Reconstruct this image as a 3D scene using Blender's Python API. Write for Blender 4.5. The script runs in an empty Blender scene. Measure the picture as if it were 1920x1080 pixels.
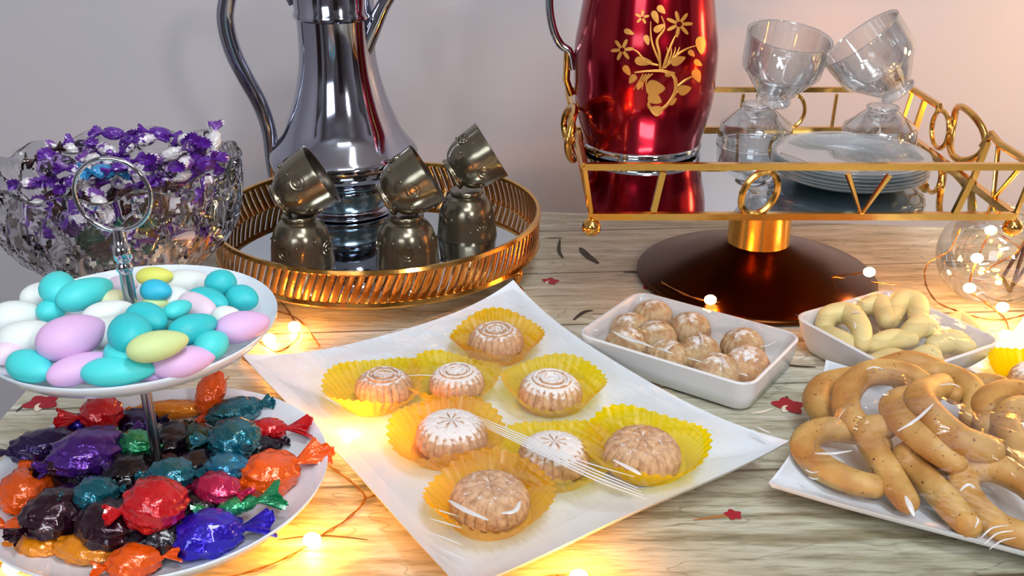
import bpy, math, random
from mathutils import Vector, Matrix, Euler
PI = math.pi
sc = bpy.context.scene
C = sc.collection
R = math.radians
# ---------------------------------------------------------------- camera
H = 0.39; T = R(24.0); F = 1900.0
cam_d = bpy.data.cameras.new('camera'); cam = bpy.data.objects.new('camera', cam_d); C.objects.link(cam)
cam_d.sensor_width = 36; cam_d.lens = 36*F/1920; cam_d.clip_start = 0.01
cam.location = (0, 0, H); cam.rotation_euler = (R(90)-T, 0, 0)
sc.camera = cam
# ---------------------------------------------------------------- world, lights, exposure
w = bpy.data.worlds.new('world'); sc.world = w; w.use_nodes = True
w.node_tree.nodes['Background'].inputs[0].default_value = (0.75, 0.8, 0.9, 1)
w.node_tree.nodes['Background'].inputs[1].default_value = 0.3
def area(name, loc, target, size, power, col):
    l = bpy.data.lights.new(name, 'AREA'); l.shape = 'RECTANGLE'; l.size, l.size_y = size; l.energy = power; l.color = col
    o = bpy.data.objects.new(name, l); C.objects.link(o); o.location = loc
    o.rotation_euler = (Vector(target)-Vector(loc)).to_track_quat('-Z', 'Y').to_euler()
    return o
area('ceiling_lamp_light', (0.3, 0.15, 1.62), (0.0, 0.75, 0), (0.16, 0.9), 10.5, (0.93, 0.97, 1.0))
area('window_light', (-1.0, -2.0, 1.1), (0, 0.8, 0.1), (1.0, 0.7), 12, (0.80, 0.89, 1.0))
area('ceiling_fill_light', (0.2, -0.9, 1.6), (0, 0.6, 0), (0.9, 0.2), 9.5, (0.94, 0.97, 1.0))
area('wall_lamp_light', (1.0, -1.25, 1.05), (0, 0.9, 0.15), (0.20, 0.30), 8, (1.0, 0.97, 0.97))
wl = bpy.data.lights.new('added_warm_fill_light', 'POINT'); wl.energy = 3.4; wl.color = (1.0, .60, .24); wl.shadow_soft_size = .06  # added out-of-frame fill that warms the right wall
wlo = bpy.data.objects.new('added_warm_fill_light', wl); C.objects.link(wlo); wlo.location = (.92, 1.0, .22)
sc.view_settings.view_transform = 'Standard'; sc.view_settings.look = 'None'
sc.view_settings.gamma = 1; sc.view_settings.use_curve_mapping = False
sc.view_settings.exposure = 0.48
sc.cycles.max_bounces = 14; sc.cycles.transparent_max_bounces = 24; sc.cycles.transmission_bounces = 12
sc.cycles.glossy_bounces = 6; sc.cycles.diffuse_bounces = 3
sc.cycles.sample_clamp_indirect = 6; sc.cycles.use_denoising = True
# ---------------------------------------------------------------- helpers
def ray(px, py):
    dx = (px-960)/F; dy = -(py-540)/F
    return Vector((dx, math.cos(T)+dy*math.sin(T), -math.sin(T)+dy*math.cos(T)))
def at(px, py, z):                       # point of the plane z seen at a pixel of the photo
    d = ray(px, py); s = (z-H)/d.z
    return Vector((d.x*s, d.y*s, z))
def aty(px, py, y):
    d = ray(px, py); s = y/d.y
    return Vector((d.x*s, y, H+d.z*s))
def link(o, parent=None):
    C.objects.link(o)
    if parent is not None: o.parent = parent
    return o
def mo(name, geo, mat, parent=None, smooth=True):
    me = bpy.data.meshes.new(name); me.from_pydata([tuple(v) for v in geo[0]], [], geo[1])
    me.validate(); me.update()
    if mat: me.materials.append(mat)
    if smooth:
        me.polygons.foreach_set('use_smooth', [True]*len(me.polygons))
        try: me.set_sharp_from_angle(angle=R(50))
        except Exception: pass
    o = bpy.data.objects.new(name, me)
    return link(o, parent)
def tag(o, label=None, cat=None, group=None, kind=None):
    if label: o['label'] = label
    if cat: o['category'] = cat
    if group: o['group'] = group
    if kind: o['kind'] = kind
    return o
def thing(name, label, cat, loc=(0,0,0), rot=(0,0,0), group=None):
    o = bpy.data.objects.new(name, None); o.empty_display_size = 0.01
    C.objects.link(o); o.location = loc; o.rotation_euler = rot
    return tag(o, label, cat, group)
def dup(root, label=None, loc=None, rot=None, scale=None):
    def cp(o, par):
        c = o.copy(); C.objects.link(c); c.parent = par
        for ch in o.children: cp(ch, c)
        return c
    c = cp(root, None)
    if label: c['label'] = label
    if loc is not None: c.location = loc
    if rot is not None: c.rotation_euler = rot
    if scale is not None: c.scale = scale if hasattr(scale, '__len__') else (scale,)*3
    return c
def join(*gs):
    V = []; Fs = []
    for g in gs:
        n = len(V); V += [tuple(v) for v in g[0]]; Fs += [tuple(i+n for i in f) for f in g[1]]
    return V, Fs
def xf(g, loc=(0,0,0), rot=(0,0,0), sca=(1,1,1)):
    m = Matrix.LocRotScale(Vector(loc), Euler(rot), Vector(sca))
    return [tuple(m @ Vector(v)) for v in g[0]], g[1]
def lathe(prof, n=48, fn=None, cap=False):
    V = []; Fs = []
    m = len(prof)
    for i, (r, z) in enumerate(prof):
        for k in range(n):
            a = 2*PI*k/n; rr, zz = (fn(a, r, z, i) if fn else (r, z))
            V.append((rr*math.cos(a), rr*math.sin(a), zz))
    for i in range(m-1):
        for k in range(n):
            k2 = (k+1) % n
            Fs.append((i*n+k, i*n+k2, (i+1)*n+k2, (i+1)*n+k))
    if cap:
        Fs.append(tuple(range(n-1, -1, -1))); Fs.append(tuple((m-1)*n+k for k in range(n)))
    return V, Fs
def spline(pts, sub=6, closed=False):
    P = [Vector(p) for p in pts]; n = len(P); out = []
    rng = n if closed else n-1
    for i in range(rng):
        if closed: p0, p1, p2, p3 = P[(i-1) % n], P[i], P[(i+1) % n], P[(i+2) % n]
        else: p0, p1, p2, p3 = P[max(i-1, 0)], P[i], P[i+1], P[min(i+2, n-1)]
        for s in range(sub):
            t = s/sub
            out.append(0.5*((2*p1)+(p2-p0)*t+(2*p0-5*p1+4*p2-p3)*t*t+(3*p1-p0-3*p2+p3)*t*t*t))
    if not closed: out.append(P[-1])
    return out
def tube(pts, r, n=8, closed=False, flat=1.0, roundcap=False, up=(0,0,1)):
    P = [Vector(p) for p in pts]; m = len(P); V = []; Fs = []
    rf = r if callable(r) else (lambda t: r)
    prev = None
    for i, p in enumerate(P):
        if closed: t = (P[(i+1) % m]-P[(i-1) % m])
        else: t = P[min(i+1, m-1)]-P[max(i-1, 0)]
        if t.length < 1e-9: t = Vector((1,0,0))
        t.normalize()
        if prev is None:
            u = Vector(up)
            if abs(u.dot(t)) > .95: u = Vector((1,0,0)) if abs(t.x) < .9 else Vector((0,1,0))
        else: u = prev
        u = (u - t*u.dot(t)).normalized(); prev = u
        v = t.cross(u); rr = rf(i/max(1, m-1))
        for k in range(n):
            a = 2*PI*(k+.5)/n
            V.append(p + u*(rr*math.cos(a)*flat) + v*(rr*math.sin(a)))
    rings = m if closed else m-1
    for i in range(rings):
        j = (i+1) % m
        for k in range(n):
            k2 = (k+1) % n
            Fs.append((i*n+k, i*n+k2, j*n+k2, j*n+k))
    if not closed:
        Fs.append(tuple(range(n-1, -1, -1))); Fs.append(tuple((m-1)*n+k for k in range(n)))
    return V, Fs
def roundtube(pts, r, n=16):
    P = [Vector(p) for p in pts]; rr = r if callable(r) else (lambda t: r); m = len(P)-1
    t0 = (P[0]-P[1]).normalized(); t1 = (P[-1]-P[-2]).normalized(); L0 = []; L1 = []
    for k in (1, 2, 3, 4):
        a = k*PI/2/4.35
        L0.insert(0, (P[0]+t0*rr(0)*math.sin(a), rr(0)*math.cos(a))); L1.append((P[-1]+t1*rr(1)*math.sin(a), rr(1)*math.cos(a)))
    A = L0+[(p, rr(i/m)) for i, p in enumerate(P)]+L1
    return tube([a[0] for a in A], lambda t: A[int(round(t*(len(A)-1)))][1], n)
def ball(r, c=(0,0,0), n=16, m=10, sca=(1,1,1), fn=None):
    V = [(0,0,-1)]; Fs = []
    for i in range(1, m):
        p = -PI/2+PI*i/m
        for k in range(n):
            a = 2*PI*k/n; V.append((math.cos(p)*math.cos(a), math.cos(p)*math.sin(a), math.sin(p)))
    V.append((0,0,1))
    for k in range(n): Fs.append((0, 1+(k+1) % n, 1+k))
    for i in range(m-2):
        for k in range(n):
            a = 1+i*n+k; b = 1+i*n+(k+1) % n; Fs.append((a, b, b+n, a+n))
    L = len(V)-1
    for k in range(n): Fs.append((L, L-n+k, L-n+(k+1) % n))
    V = [Vector(v) for v in V]
    if fn: V = [fn(v) for v in V]
    return [(c[0]+v.x*r*sca[0], c[1]+v.y*r*sca[1], c[2]+v.z*r*sca[2]) for v in V], Fs
def box(cx, cy, cz, sx, sy, sz):
    V = [(cx+dx*sx/2, cy+dy*sy/2, cz+dz*sz/2) for dx in (-1,1) for dy in (-1,1) for dz in (-1,1)]
    return V, [(0,1,3,2),(4,6,7,5),(0,4,5,1),(2,3,7,6),(0,2,6,4),(1,5,7,3)]
def bevel(o, wdt=0.001, seg=2):
    m = o.modifiers.new('bevel', 'BEVEL'); m.width = wdt; m.segments = seg; m.limit_method = 'ANGLE'; return o
# ---------------------------------------------------------------- materials
def s2l(c): return tuple(((x/255)/12.92 if x/255 <= .04045 else ((x/255+.055)/1.055)**2.4) for x in c)+(1,)
def mat(name, col=(200,200,200), rough=.4, metal=0, **k):
    m = bpy.data.materials.new(name); m.use_nodes = True
    b = m.node_tree.nodes['Principled BSDF']
    b.inputs['Base Color'].default_value = s2l(col); b.inputs['Roughness'].default_value = rough; b.inputs['Metallic'].default_value = metal
    for kk, v in k.items(): b.inputs[kk.replace('_', ' ')].default_value = v
    return m
def nodes(m): return m.node_tree.nodes, m.node_tree.links, m.node_tree.nodes['Principled BSDF']
def noise(m, scale, detail=3, rough=.55, stretch=None, space='Object'):
    N, L, b = nodes(m)
    tc = N.new('ShaderNodeTexCoord'); t = N.new('ShaderNodeTexNoise'); t.inputs['Scale'].default_value = scale
    t.inputs['Detail'].default_value = detail; t.inputs['Roughness'].default_value = rough
    if stretch:
        mp = N.new('ShaderNodeMapping'); mp.inputs['Scale'].default_value = stretch[:3]
        if len(stretch) > 3: mp.inputs['Rotation'].default_value = (0,0,stretch[3])
        L.new(tc.outputs[space], mp.inputs[0]); L.new(mp.outputs[0], t.inputs['Vector'])
    else: L.new(tc.outputs[space], t.inputs['Vector'])
    return t
def ramp(m, src, stops):
    N, L, b = nodes(m); r = N.new('ShaderNodeValToRGB'); L.new(src, r.inputs[0])
    e = r.color_ramp.elements
    while len(e) < len(stops): e.new(.5)
    for x, (p, c) in zip(e, stops): x.position = p; x.color = s2l(c)
    return r
def bump(m, src, strength, dist=.001, chain=None):
    N, L, b = nodes(m); n = N.new('ShaderNodeBump'); n.inputs['Strength'].default_value = strength; n.inputs['Distance'].default_value = dist
    L.new(src, n.inputs['Height'])
    if chain: L.new(chain.outputs[0], n.inputs['Normal'])
    L.new(n.outputs[0], b.inputs['Normal']); return n
def mixc(m, fac, a, b_, typ='MIX'):
    N, L, b = nodes(m); x = N.new('ShaderNodeMix'); x.data_type = 'RGBA'; x.blend_type = typ
    for sock, v in ((x.inputs[0], fac), (x.inputs[6], a), (x.inputs[7], b_)):
        if hasattr(v, 'is_output') or isinstance(v, bpy.types.NodeSocket): L.new(v, sock)
        else: sock.default_value = v
    return x.outputs[2]
M = {}
M['ceramic'] = mat('white_ceramic', (230,241,252), .12, Coat_Weight=.3)
M['dishc'] = mat('dish_ceramic', (226,226,228), .2)
M['chrome'] = mat('chrome', (205,207,214), .07, 1)
M['chrome2'] = mat('polished_silver', (172,174,188), .08, 1)
t = noise(M['chrome2'], 8, 2); bump(M['chrome2'], t.outputs[0], .12, .004)
M['steel'] = mat('brushed_steel', (170,172,172), .22, 1)
M['gold'] = mat('polished_gold', (226,172,88), .16, 1)
t = noise(M['gold'], 90, 2); bump(M['gold'], t.outputs[0], .25, .0006)
M['gold2'] = mat('rose_gold', (222,150,78), .2, 1)
t = noise(M['gold2'], 160, 2); bump(M['gold2'], t.outputs[0], .5, .0008)
M['bronze'] = mat('dark_bronze', (78,42,18), .26, 1)
M['mirror'] = mat('mirror', (206,216,222), .02, 1)
M['smoke'] = mat('smoked_metal_glass', (128,120,102), .2, .85)
t = noise(M['smoke'], 60, 3); bump(M['smoke'], t.outputs[0], .3, .0006)
M['smokein'] = mat('smoked_inside', (60,52,44), .3, .6)
M['glass'] = mat('clear_glass', (250,252,252), .02, 0, Transmission_Weight=1.0, IOR=1.45)
M['crystal'] = mat('cut_crystal', (246,246,250), .02, 0, Transmission_Weight=1.0, IOR=1.5)
def thin(name, tint, fac0, fac1, rough, white=0.0, bscale=None, bstr=.4, stretch=None):
    m = bpy.data.materials.new(name); m.use_nodes = True; N = m.node_tree.nodes; L = m.node_tree.links
    N.remove(N['Principled BSDF']); out = N['Material Output']
    tr = N.new('ShaderNodeBsdfTransparent'); tr.inputs[0].default_value = tint
    gl = N.new('ShaderNodeBsdfGlossy'); gl.inputs['Roughness'].default_value = rough
    lw = N.new('ShaderNodeLayerWeight'); lw.inputs[0].default_value = .5
    mr = N.new('ShaderNodeMapRange'); mr.inputs[3].default_value = fac0; mr.inputs[4].default_value = fac1
    L.new(lw.outputs['Facing'], mr.inputs[0])
    mx = N.new('ShaderNodeMixShader'); L.new(mr.outputs[0], mx.inputs[0]); L.new(tr.outputs[0], mx.inputs[1]); L.new(gl.outputs[0], mx.inputs[2])
    if bscale:
        tc = N.new('ShaderNodeTexCoord'); nz = N.new('ShaderNodeTexNoise'); nz.inputs['Scale'].default_value = bscale; nz.inputs['Detail'].default_value = 3
        mp = N.new('ShaderNodeMapping')
        if stretch: mp.inputs['Scale'].default_value = stretch[:3]; mp.inputs['Rotation'].default_value = (0, 0, stretch[3])
        L.new(tc.outputs['Object'], mp.inputs[0]); L.new(mp.outputs[0], nz.inputs['Vector'])
        bp = N.new('ShaderNodeBump'); bp.inputs['Strength'].default_value = bstr; bp.inputs['Distance'].default_value = .004
        L.new(nz.outputs[0], bp.inputs['Height']); L.new(bp.outputs[0], gl.inputs['Normal'])
    last = mx
    if white > 0:
        df = N.new('ShaderNodeBsdfDiffuse'); df.inputs[0].default_value = (.95,.95,.95,1)
        m2 = N.new('ShaderNodeMixShader'); m2.inputs[0].default_value = white
        L.new(mx.outputs[0], m2.inputs[1]); L.new(df.outputs[0], m2.inputs[2]); last = m2
    L.new(last.outputs[0], out.inputs[0]); return m
M['film'] = thin('cling_film', (.985,.99,.995,1), .012, .26, .10, 0.0, 26, .7, (1, 5, 1, R(28)))
M['glint'] = thin('cling_film_fold_glint', (.9,.92,.94,1), .25, .7, .18, .55)  # diffuse white mixed in to stand for reflected highlights
M['thinglass'] = thin('thin_glass', (.94,.96,.97,1), .07, .85, .03)
M['saucer'] = thin('saucer_glass', (.86,.93,.95,1), .10, .75, .05, .07)
M['table'] = None
M['sugar'] = mat('icing_sugar', (240,238,236), .9)
def cookie_mat(name, col, sug=.5, sscale=300, dark=(176,126,84)):
    m = mat(name, col, .75, 0, Subsurface_Weight=.08, Subsurface_Scale=.004)
    N, L, b = nodes(m)
    t = noise(m, 220, 4)
    r1 = ramp(m, t.outputs[0], [(.3, dark), (.62, col)])
    # icing sugar settles on faces that look upward
    geo = N.new('ShaderNodeTexCoord'); sx = N.new('ShaderNodeSeparateXYZ'); L.new(geo.outputs['Normal'], sx.inputs[0])
    t2 = noise(m, sscale, 3)
    ad = N.new('ShaderNodeMath'); ad.operation = 'MULTIPLY_ADD'; L.new(t2.outputs[0], ad.inputs[0]); ad.inputs[1].default_value = 1.3; 
    L.new(sx.outputs[2], ad.inputs[2])
    mr = N.new('ShaderNodeMapRange'); mr.inputs[1].default_value = 1.72-sug*.6; mr.inputs[2].default_value = 1.98-sug*.6
    L.new(ad.outputs[0], mr.inputs[0])
    L.new(mixc(m, mr.outputs[0], r1.outputs[0], s2l((244,240,238))), b.inputs['Base Color'])
    bump(m, t.outputs[0], .35, .001)
    return m
M['maamoul'] = cookie_mat('maamoul_dough', (216,172,126), .5)
M['maamoul_sugared'] = cookie_mat('maamoul_dough_sugared', (218,176,132), .85)
M['maamoul_plain'] = cookie_mat('maamoul_dough_plain', (222,180,138), .05)
M['maamoul_dusty'] = cookie_mat('maamoul_dough_dusty', (206,182,140), .35, 200)
M['butter'] = mat('butter_cookie', (226,212,150), .55, 0, Subsurface_Weight=.15, Subsurface_Scale=.004)
t = noise(M['butter'], 150, 3); bump(M['butter'], t.outputs[0], .15, .001)
M['kaak'] = mat('golden_baked_dough', (222,170,98), .5, 0, Subsurface_Weight=.06, Subsurface_Scale=.004)
N_, L_, b_ = nodes(M['kaak']); t = noise(M['kaak'], 28, 3); r1 = ramp(M['kaak'], t.outputs[0], [(.33, (172,116,52)), (.66, (212,172,100))])
t2 = noise(M['kaak'], 330, 2); r2 = ramp(M['kaak'], t2.outputs[0], [(.27, (120,70,30)), (.34, (255,255,255))])
L_.new(mixc(M['kaak'], 1.0, r1.outputs[0], r2.outputs[0], 'MULTIPLY'), b_.inputs['Base Color']); bump(M['kaak'], t2.outputs[0], .2, .001)
M['papercup'] = mat('yellow_paper_cup', (250,206,16), .25, 0, Transmission_Weight=.0, Alpha=1.0)
def cello(name, col, tr=.55):
    m = bpy.data.materials.new(name); m.use_nodes = True; N = m.node_tree.nodes; L = m.node_tree.links
    b = N['Principled BSDF']; out = N['Material Output']
    b.inputs['Base Color'].default_value = s2l(col); b.inputs['Roughness'].default_value = .2
    t = N.new('ShaderNodeBsdfTransparent'); cc = s2l(col); t.inputs[0].default_value = (min(1, cc[0]*1.15), min(1, cc[1]*1.15), cc[2]*1.1, 1)
    tl = N.new('ShaderNodeBsdfTranslucent'); tl.inputs[0].default_value = s2l(col)
    a = N.new('ShaderNodeMixShader'); a.inputs[0].default_value = .5; L.new(b.outputs[0], a.inputs[1]); L.new(tl.outputs[0], a.inputs[2])
    x = N.new('ShaderNodeMixShader'); x.inputs[0].default_value = tr; L.new(a.outputs[0], x.inputs[1]); L.new(t.outputs[0], x.inputs[2])
    L.new(x.outputs[0], out.inputs[0]); return m
M['cello'] = cello('yellow_cellophane', (255,224,8), .42)
M['cello_o'] = cello('amber_cellophane', (255,202,14), .38)
def foil(name, col, rough=.22, metal=.55):
    m = mat(name, col, rough, metal, Coat_Weight=.6, Coat_Roughness=.08)
    t = noise(m, 110, 3); bump(m, t.outputs[0], .7, .0035); return m
FO = {k: foil(k+'_foil', c) for k, c in dict(red=(196,14,26), orange=(240,92,10), amber=(236,140,16), teal=(16,104,122), blue=(48,26,190),
      violet=(84,34,140), darkpurple=(38,18,74), magenta=(198,30,84), green=(40,150,96), darkgreen=(22,62,34), maroon=(48,12,30),
      sky=(30,120,160), black=(22,16,30)).items()}
for k in ('red', 'orange', 'amber'): FO[k].node_tree.nodes['Principled BSDF'].inputs['Metallic'].default_value = .25
def almond_mat(name, col): return mat(name, col, .5, 0, Subsurface_Weight=.12, Subsurface_Scale=.004)
AM = {k: almond_mat(k+'_sugar_shell', c) for k, c in dict(turquoise=(76,220,222), deep=(50,200,208), pink=(226,186,232), white=(232,240,238), cream=(238,236,190),
      yellow=(226,232,110), palegreen=(206,226,158), blue=(48,190,222), mint=(120,226,220), blush=(238,218,236)).items()}
M['red_enamel'] = mat('red_enamel', (150,2,26), .2, .92, Coat_Weight=.35, Coat_Roughness=.08)
t = noise(M['red_enamel'], 700, 2); bump(M['red_enamel'], t.outputs[0], .06, .0003)
M['goldprint'] = mat('gold_print', (226,160,78), .38, .7)
M['wall'] = mat('painted_wall', (202,199,205), .35)
t = noise(M['wall'], 3.0, 2); bump(M['wall'], t.outputs[0], .06, .02)
M['ceiling'] = mat('white_ceiling', (225,225,225), .8)
M['floor'] = mat('floor_tile', (120,110,104), .4)
M['dark_wood'] = mat('dark_wood', (52,34,26), .4)
M['curtain'] = mat('curtain', (150,120,100), .8)
M['wire'] = mat('copper_wire', (196,140,76), .3, 1)
def emit(name, col, s):
    m = bpy.data.materials.new(name); m.use_nodes = True; N = m.node_tree.nodes
    N.remove(N['Principled BSDF']); e = N.new('ShaderNodeEmission'); e.inputs[0].default_value = col; e.inputs[1].default_value = s
    m.node_tree.links.new(e.outputs[0], N['Material Output'].inputs[0]); return m
M['led'] = emit('warm_led', (1.0, .66, .25, 1), 22)
M['petal'] = mat('red_petal_print', (158,22,40), .5)
M['petalw'] = mat('white_petal_print', (232,224,204), .5)
M['stemp'] = mat('stem_print', (58,48,36), .6)
M['brownp'] = mat('brown_leaf_print', (170,112,60), .6)
# tablecloth print: whitewashed boards
m = mat('whitewashed_board_print', (205,200,178), .38); M['table'] = m
N, L, b = nodes(m)
tc = N.new('ShaderNodeTexCoord')
sx = N.new('ShaderNodeSeparateXYZ'); mp0 = N.new('ShaderNodeMapping'); mp0.inputs['Rotation'].default_value = (0,0,R(-4))
L.new(tc.outputs['Object'], mp0.inputs[0]); L.new(mp0.outputs[0], sx.inputs[0])
dv = N.new('ShaderNodeMath'); dv.operation = 'MULTIPLY_ADD'; dv.inputs[1].default_value = 1/.115; dv.inputs[2].default_value = .13; L.new(sx.outputs[1], dv.inputs[0])
fl = N.new('ShaderNodeMath'); fl.operation = 'FLOOR'; L.new(dv.outputs[0], fl.inputs[0])
wn = N.new('ShaderNodeTexWhiteNoise'); wn.noise_dimensions = '1D'; L.new(fl.outputs[0], wn.inputs['W'])
g1 = noise(m, 9, 6, .6, (1, 9, 1, R(-4))); 
cb = N.new('ShaderNodeMath'); cb.operation = 'ADD'; L.new(g1.outputs[0], cb.inputs[0])
w2 = N.new('ShaderNodeMath'); w2.operation = 'MULTIPLY_ADD'; w2.inputs[1].default_value = .22; w2.inputs[2].default_value = -.11; L.new(wn.outputs[0], w2.inputs[0]); L.new(w2.outputs[0], cb.inputs[1])
r1 = ramp(m, cb.outputs[0], [(.28, (138,132,106)), (.40, (172,171,149)), (.56, (192,194,176)), (.7, (216,219,208))])
g2 = noise(m, 34, 4, .6, (1, 6, 1, R(-14))); r2 = ramp(m, g2.outputs[0], [(.36, (172,166,142)), (.5, (255,255,255))])
c1 = mixc(m, .5, r1.outputs[0], r2.outputs[0], 'MULTIPLY')
g3 = noise(m, 5, 3, .5, (1, 3.0, 1, R(12))); r3 = ramp(m, g3.outputs[0], [(.496, (255,255,255)), (.5, (92,78,58)), (.504, (255,255,255))])
c2 = mixc(m, .45, c1, r3.outputs[0], 'MULTIPLY')
fr = N.new('ShaderNodeMath'); fr.operation = 'FRACT'; L.new(dv.outputs[0], fr.inputs[0])
r4 = ramp(m, fr.outputs[0], [(0, (92,76,58)), (.018, (110,94,70)), (.03, (255,255,255)), (1, (255,255,255))])
L.new(mixc(m, .75, c2, r4.outputs[0], 'MULTIPLY'), b.inputs['Base Color'])
bump(m, g2.outputs[0], .45, .003)
# ================================================================ SETTING
TY = 1.10
def struct(name, geo, m, parent=None, smooth=False):
    o = mo(name, geo, m, parent, smooth)
    if parent is None: o['kind'] = 'structure'
    return o
WY = 1.27
struct('wall_back', box(0, WY+.05, .45, 4.2, .1, 2.6), M['wall'])
struct('wall_left', box(-2.05, -.6, .45, .1, 3.9, 2.6), M['wall'])
struct('wall_right', box(2.05, -.6, .45, .1, 3.9, 2.6), M['wall'])
wf = struct('wall_front', box(0, -2.55, .45, 4.2, .1, 2.6), M['wall'])
struct('floor', box(0, -.6, -.80, 4.2, 4.2, .1), M['floor'])
struct('ceiling', box(0, -.6, 1.75, 4.2, 4.2, .1), M['ceiling'])
d = struct('reflection_panel_1', box(.7, -2.47, .2, .85, .05, 1.9), M['dark_wood']); bevel(d, .005)  # unseen dark panel, added for the chrome to reflect
mo('reflection_panel_handle', tube([(.36,-2.44,.2),(.36,-2.40,.2),(.46,-2.40,.2)], .01), M['steel'], d)
d2_ = struct('reflection_panel_2', box(-2.0, -.9, .2, .05, .9, 1.9), M['dark_wood']); bevel(d2_, .005)  # side-wall dark panels, also added for contrast in the chrome
d3_ = struct('reflection_panel_3', box(1.98, -.2, .2, .05, .8, 1.9), M['dark_wood']); bevel(d3_, .005)
for n_, (x_, w__) in enumerate(((-.12,.10),(.16,.05),(1.35,.16),(1.7,.10),(-1.85,.14))):
    struct('reflection_strip_%d' % (n_+1), box(x_, -2.47, .45, w__, .05, 2.4), M['dark_wood'])  # unseen dark strips, added so the chrome picks up stripes
struct('window_1', join(box(-1.0, -2.46, .75, 1.2, .06, .06), box(-1.0, -2.46, 1.45, 1.2, .06, .06), box(-1.6, -2.46, 1.1, .06, .06, .76), box(-.4, -2.46, 1.1, .06, .06, .76)), M['dark_wood'])
# table
tb = thing('table', 'table covered to its edges, standing in front of the pale wall', 'table', (0,0,0))
edge = [(-.372, .10), (1.0, .10), (1.0, .985), (.30, 1.055), (.0, 1.092), (-.372, 1.135)]
def prism(poly, z0, z1):
    n = len(poly); V = [(x, y, z0) for x, y in poly]+[(x, y, z1) for x, y in poly]
    return V, [tuple(range(n-1, -1, -1)), tuple(range(n, 2*n))]+[(i, (i+1) % n, n+(i+1) % n, n+i) for i in range(n)]
mo('tabletop', prism(edge, -.035, -.002), M['dark_wood'], tb, False)
for x, y in ((-.33,.15),(.95,.15),(.95,.93),(-.33,1.06)):
    bevel(mo('leg', box(x, y, -.392, .05, .05, .716), M['dark_wood'], tb, False), .004)
g = []
e2 = [(x*1.004-(.001 if x < 0 else 0), y*1.002) for x, y in edge]
skirt = []
n = len(e2)
V = [(x, y, 0) for x, y in e2]+[(x*1.003, y+(.002 if y > .5 else -.002), -.006) for x, y in e2]+[(x*1.004, y+(.003 if y > .5 else -.003), -.16) for x, y in e2]
Fs = [tuple(range(n))]+[(i+k*n, (i+1) % n+k*n, (i+1) % n+(k+1)*n, i+(k+1)*n) for k in range(2) for i in range(n)]
cl = mo('tablecloth', (V, Fs), M['table'], None, False)
tag(cl, 'pale whitewashed board-print tablecloth with sprigs of red flowers under all the dishes', 'tablecloth')
def flat_poly(pts, z=.0004):
    return [(x, y, z) for x, y in pts], [tuple(range(len(pts)))]
def petal(cx, cy, a, ln, wd):
    P = []
    for i in range(12):
        t = 2*PI*i/12; x = ln*.5*(1+math.cos(t)); y = wd*.5*math.sin(t)*(1-.35*math.cos(t))
        P.append((cx+x*math.cos(a)-y*math.sin(a), cy+x*math.sin(a)+y*math.cos(a)))
    return P
def flower(px, py, s, a0, white=True):
    c = at(px, py, 0)
    for k in range(5):
        a = a0+k*2*PI/5+.2*math.sin(k*3)
        zk = .0004+.00012*k
        if white and k == 3: mo('white_petal', flat_poly(petal(c.x, c.y, a, s*.9, s*.5), zk), M['petalw'], cl, False)
        else: mo('red_petal', flat_poly(petal(c.x, c.y, a, s, s*.85), zk), M['petal'], cl, False)
def stem(pts, wd=.0012, m='stemp'):
    P = spline([at(x, y, .0004) for x, y in pts], 4); V = []; Fs = []
    for i, p in enumerate(P):
        t = (P[min(i+1, len(P)-1)]-P[max(i-1, 0)]).normalized(); nn = Vector((-t.y, t.x, 0))
        ww = wd*math.sin(PI*(.1+.8*i/(len(P)-1)))
        V += [p+nn*ww, p-nn*ww]
    Fs = [(2*i, 2*i+1, 2*i+3, 2*i+2) for i in range(len(P)-1)]
    mo('printed_stem', (V, Fs), M[m], cl, False)
flower(1478, 762, .013, .3); flower(78, 757, .014, 1.0); flower(1032, 528, .009, .2); flower(1375, 966, .006, .5, False)
flower(1216, 540, .006, 1.2); flower(1790, 600, .008, .2)
stem([(1450,765),(1430,772),(1408,775)], .0014, 'petalw'); stem([(1478,750),(1474,742)], .001)
stem([(1088,464),(1100,478),(1122,494)], .0042); stem([(1050,448),(1048,470),(1056,484)], .002); stem([(1022,446),(1056,446)], .001)
stem([(1168,510),(1200,511),(1222,522)], .0024); stem([(1075,600),(1095,585),(1112,582)], .0022)
stem([(1455,680),(1490,686),(1530,688)], .0016); stem([(30,772),(45,760)], .0012); stem([(1300,975),(1350,968),(1375,966)], .0012, 'brownp')
stem([(395,740),(430,705)], .001, 'brownp'); stem([(520,1012),(600,1004),(690,1012)], .001)
# ================================================================ TIERED STAND
SX, SY = -.2155, .52
def coupe(Rr, z0, rim, foot=.45, lip=.004):
    P = [(0.001, z0), (Rr*foot, z0), (Rr*.72, z0+.002), (Rr*.9, z0+rim*.45), (Rr*.985, z0+rim), (Rr, z0+rim+.0008), (Rr*1.004, z0+rim), (Rr*1.0, z0+rim-.0012),
         (Rr*.915, z0+rim*.45-.0035), (Rr*.72, z0-.0025), (Rr*foot, z0-.0045), (Rr*foot-.003, z0-.007), (.001, z0-.005)]
    return P
st = thing('tiered_serving_stand', 'two tier stand of round white plates on a steel pole with a ring handle', 'serving stand', (SX, SY, 0))
mo('lower_plate', lathe(coupe(.1015, .022, .014), 96), M['ceramic'], st)
mo('upper_plate', lathe(coupe(.0800, .1285, .010), 96), M['ceramic'], st)
mo('pole', join(lathe([(.0032,.014),(.0032,.125)], 20), lathe([(.0036,.129),(.0036,.172)], 20), lathe([(.009,.0225),(.009,.024),(.004,.028)], 24)), M['steel'], st)
mo('finial', lathe([(.0036,.168),(.0048,.170),(.0048,.173),(.0040,.174),(.0040,.1755),(.0050,.1765),(.0050,.184),(.0038,.185),(.0034,.190),(.0030,.194),(.0001,.195)], 24), M['chrome'], st)
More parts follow.
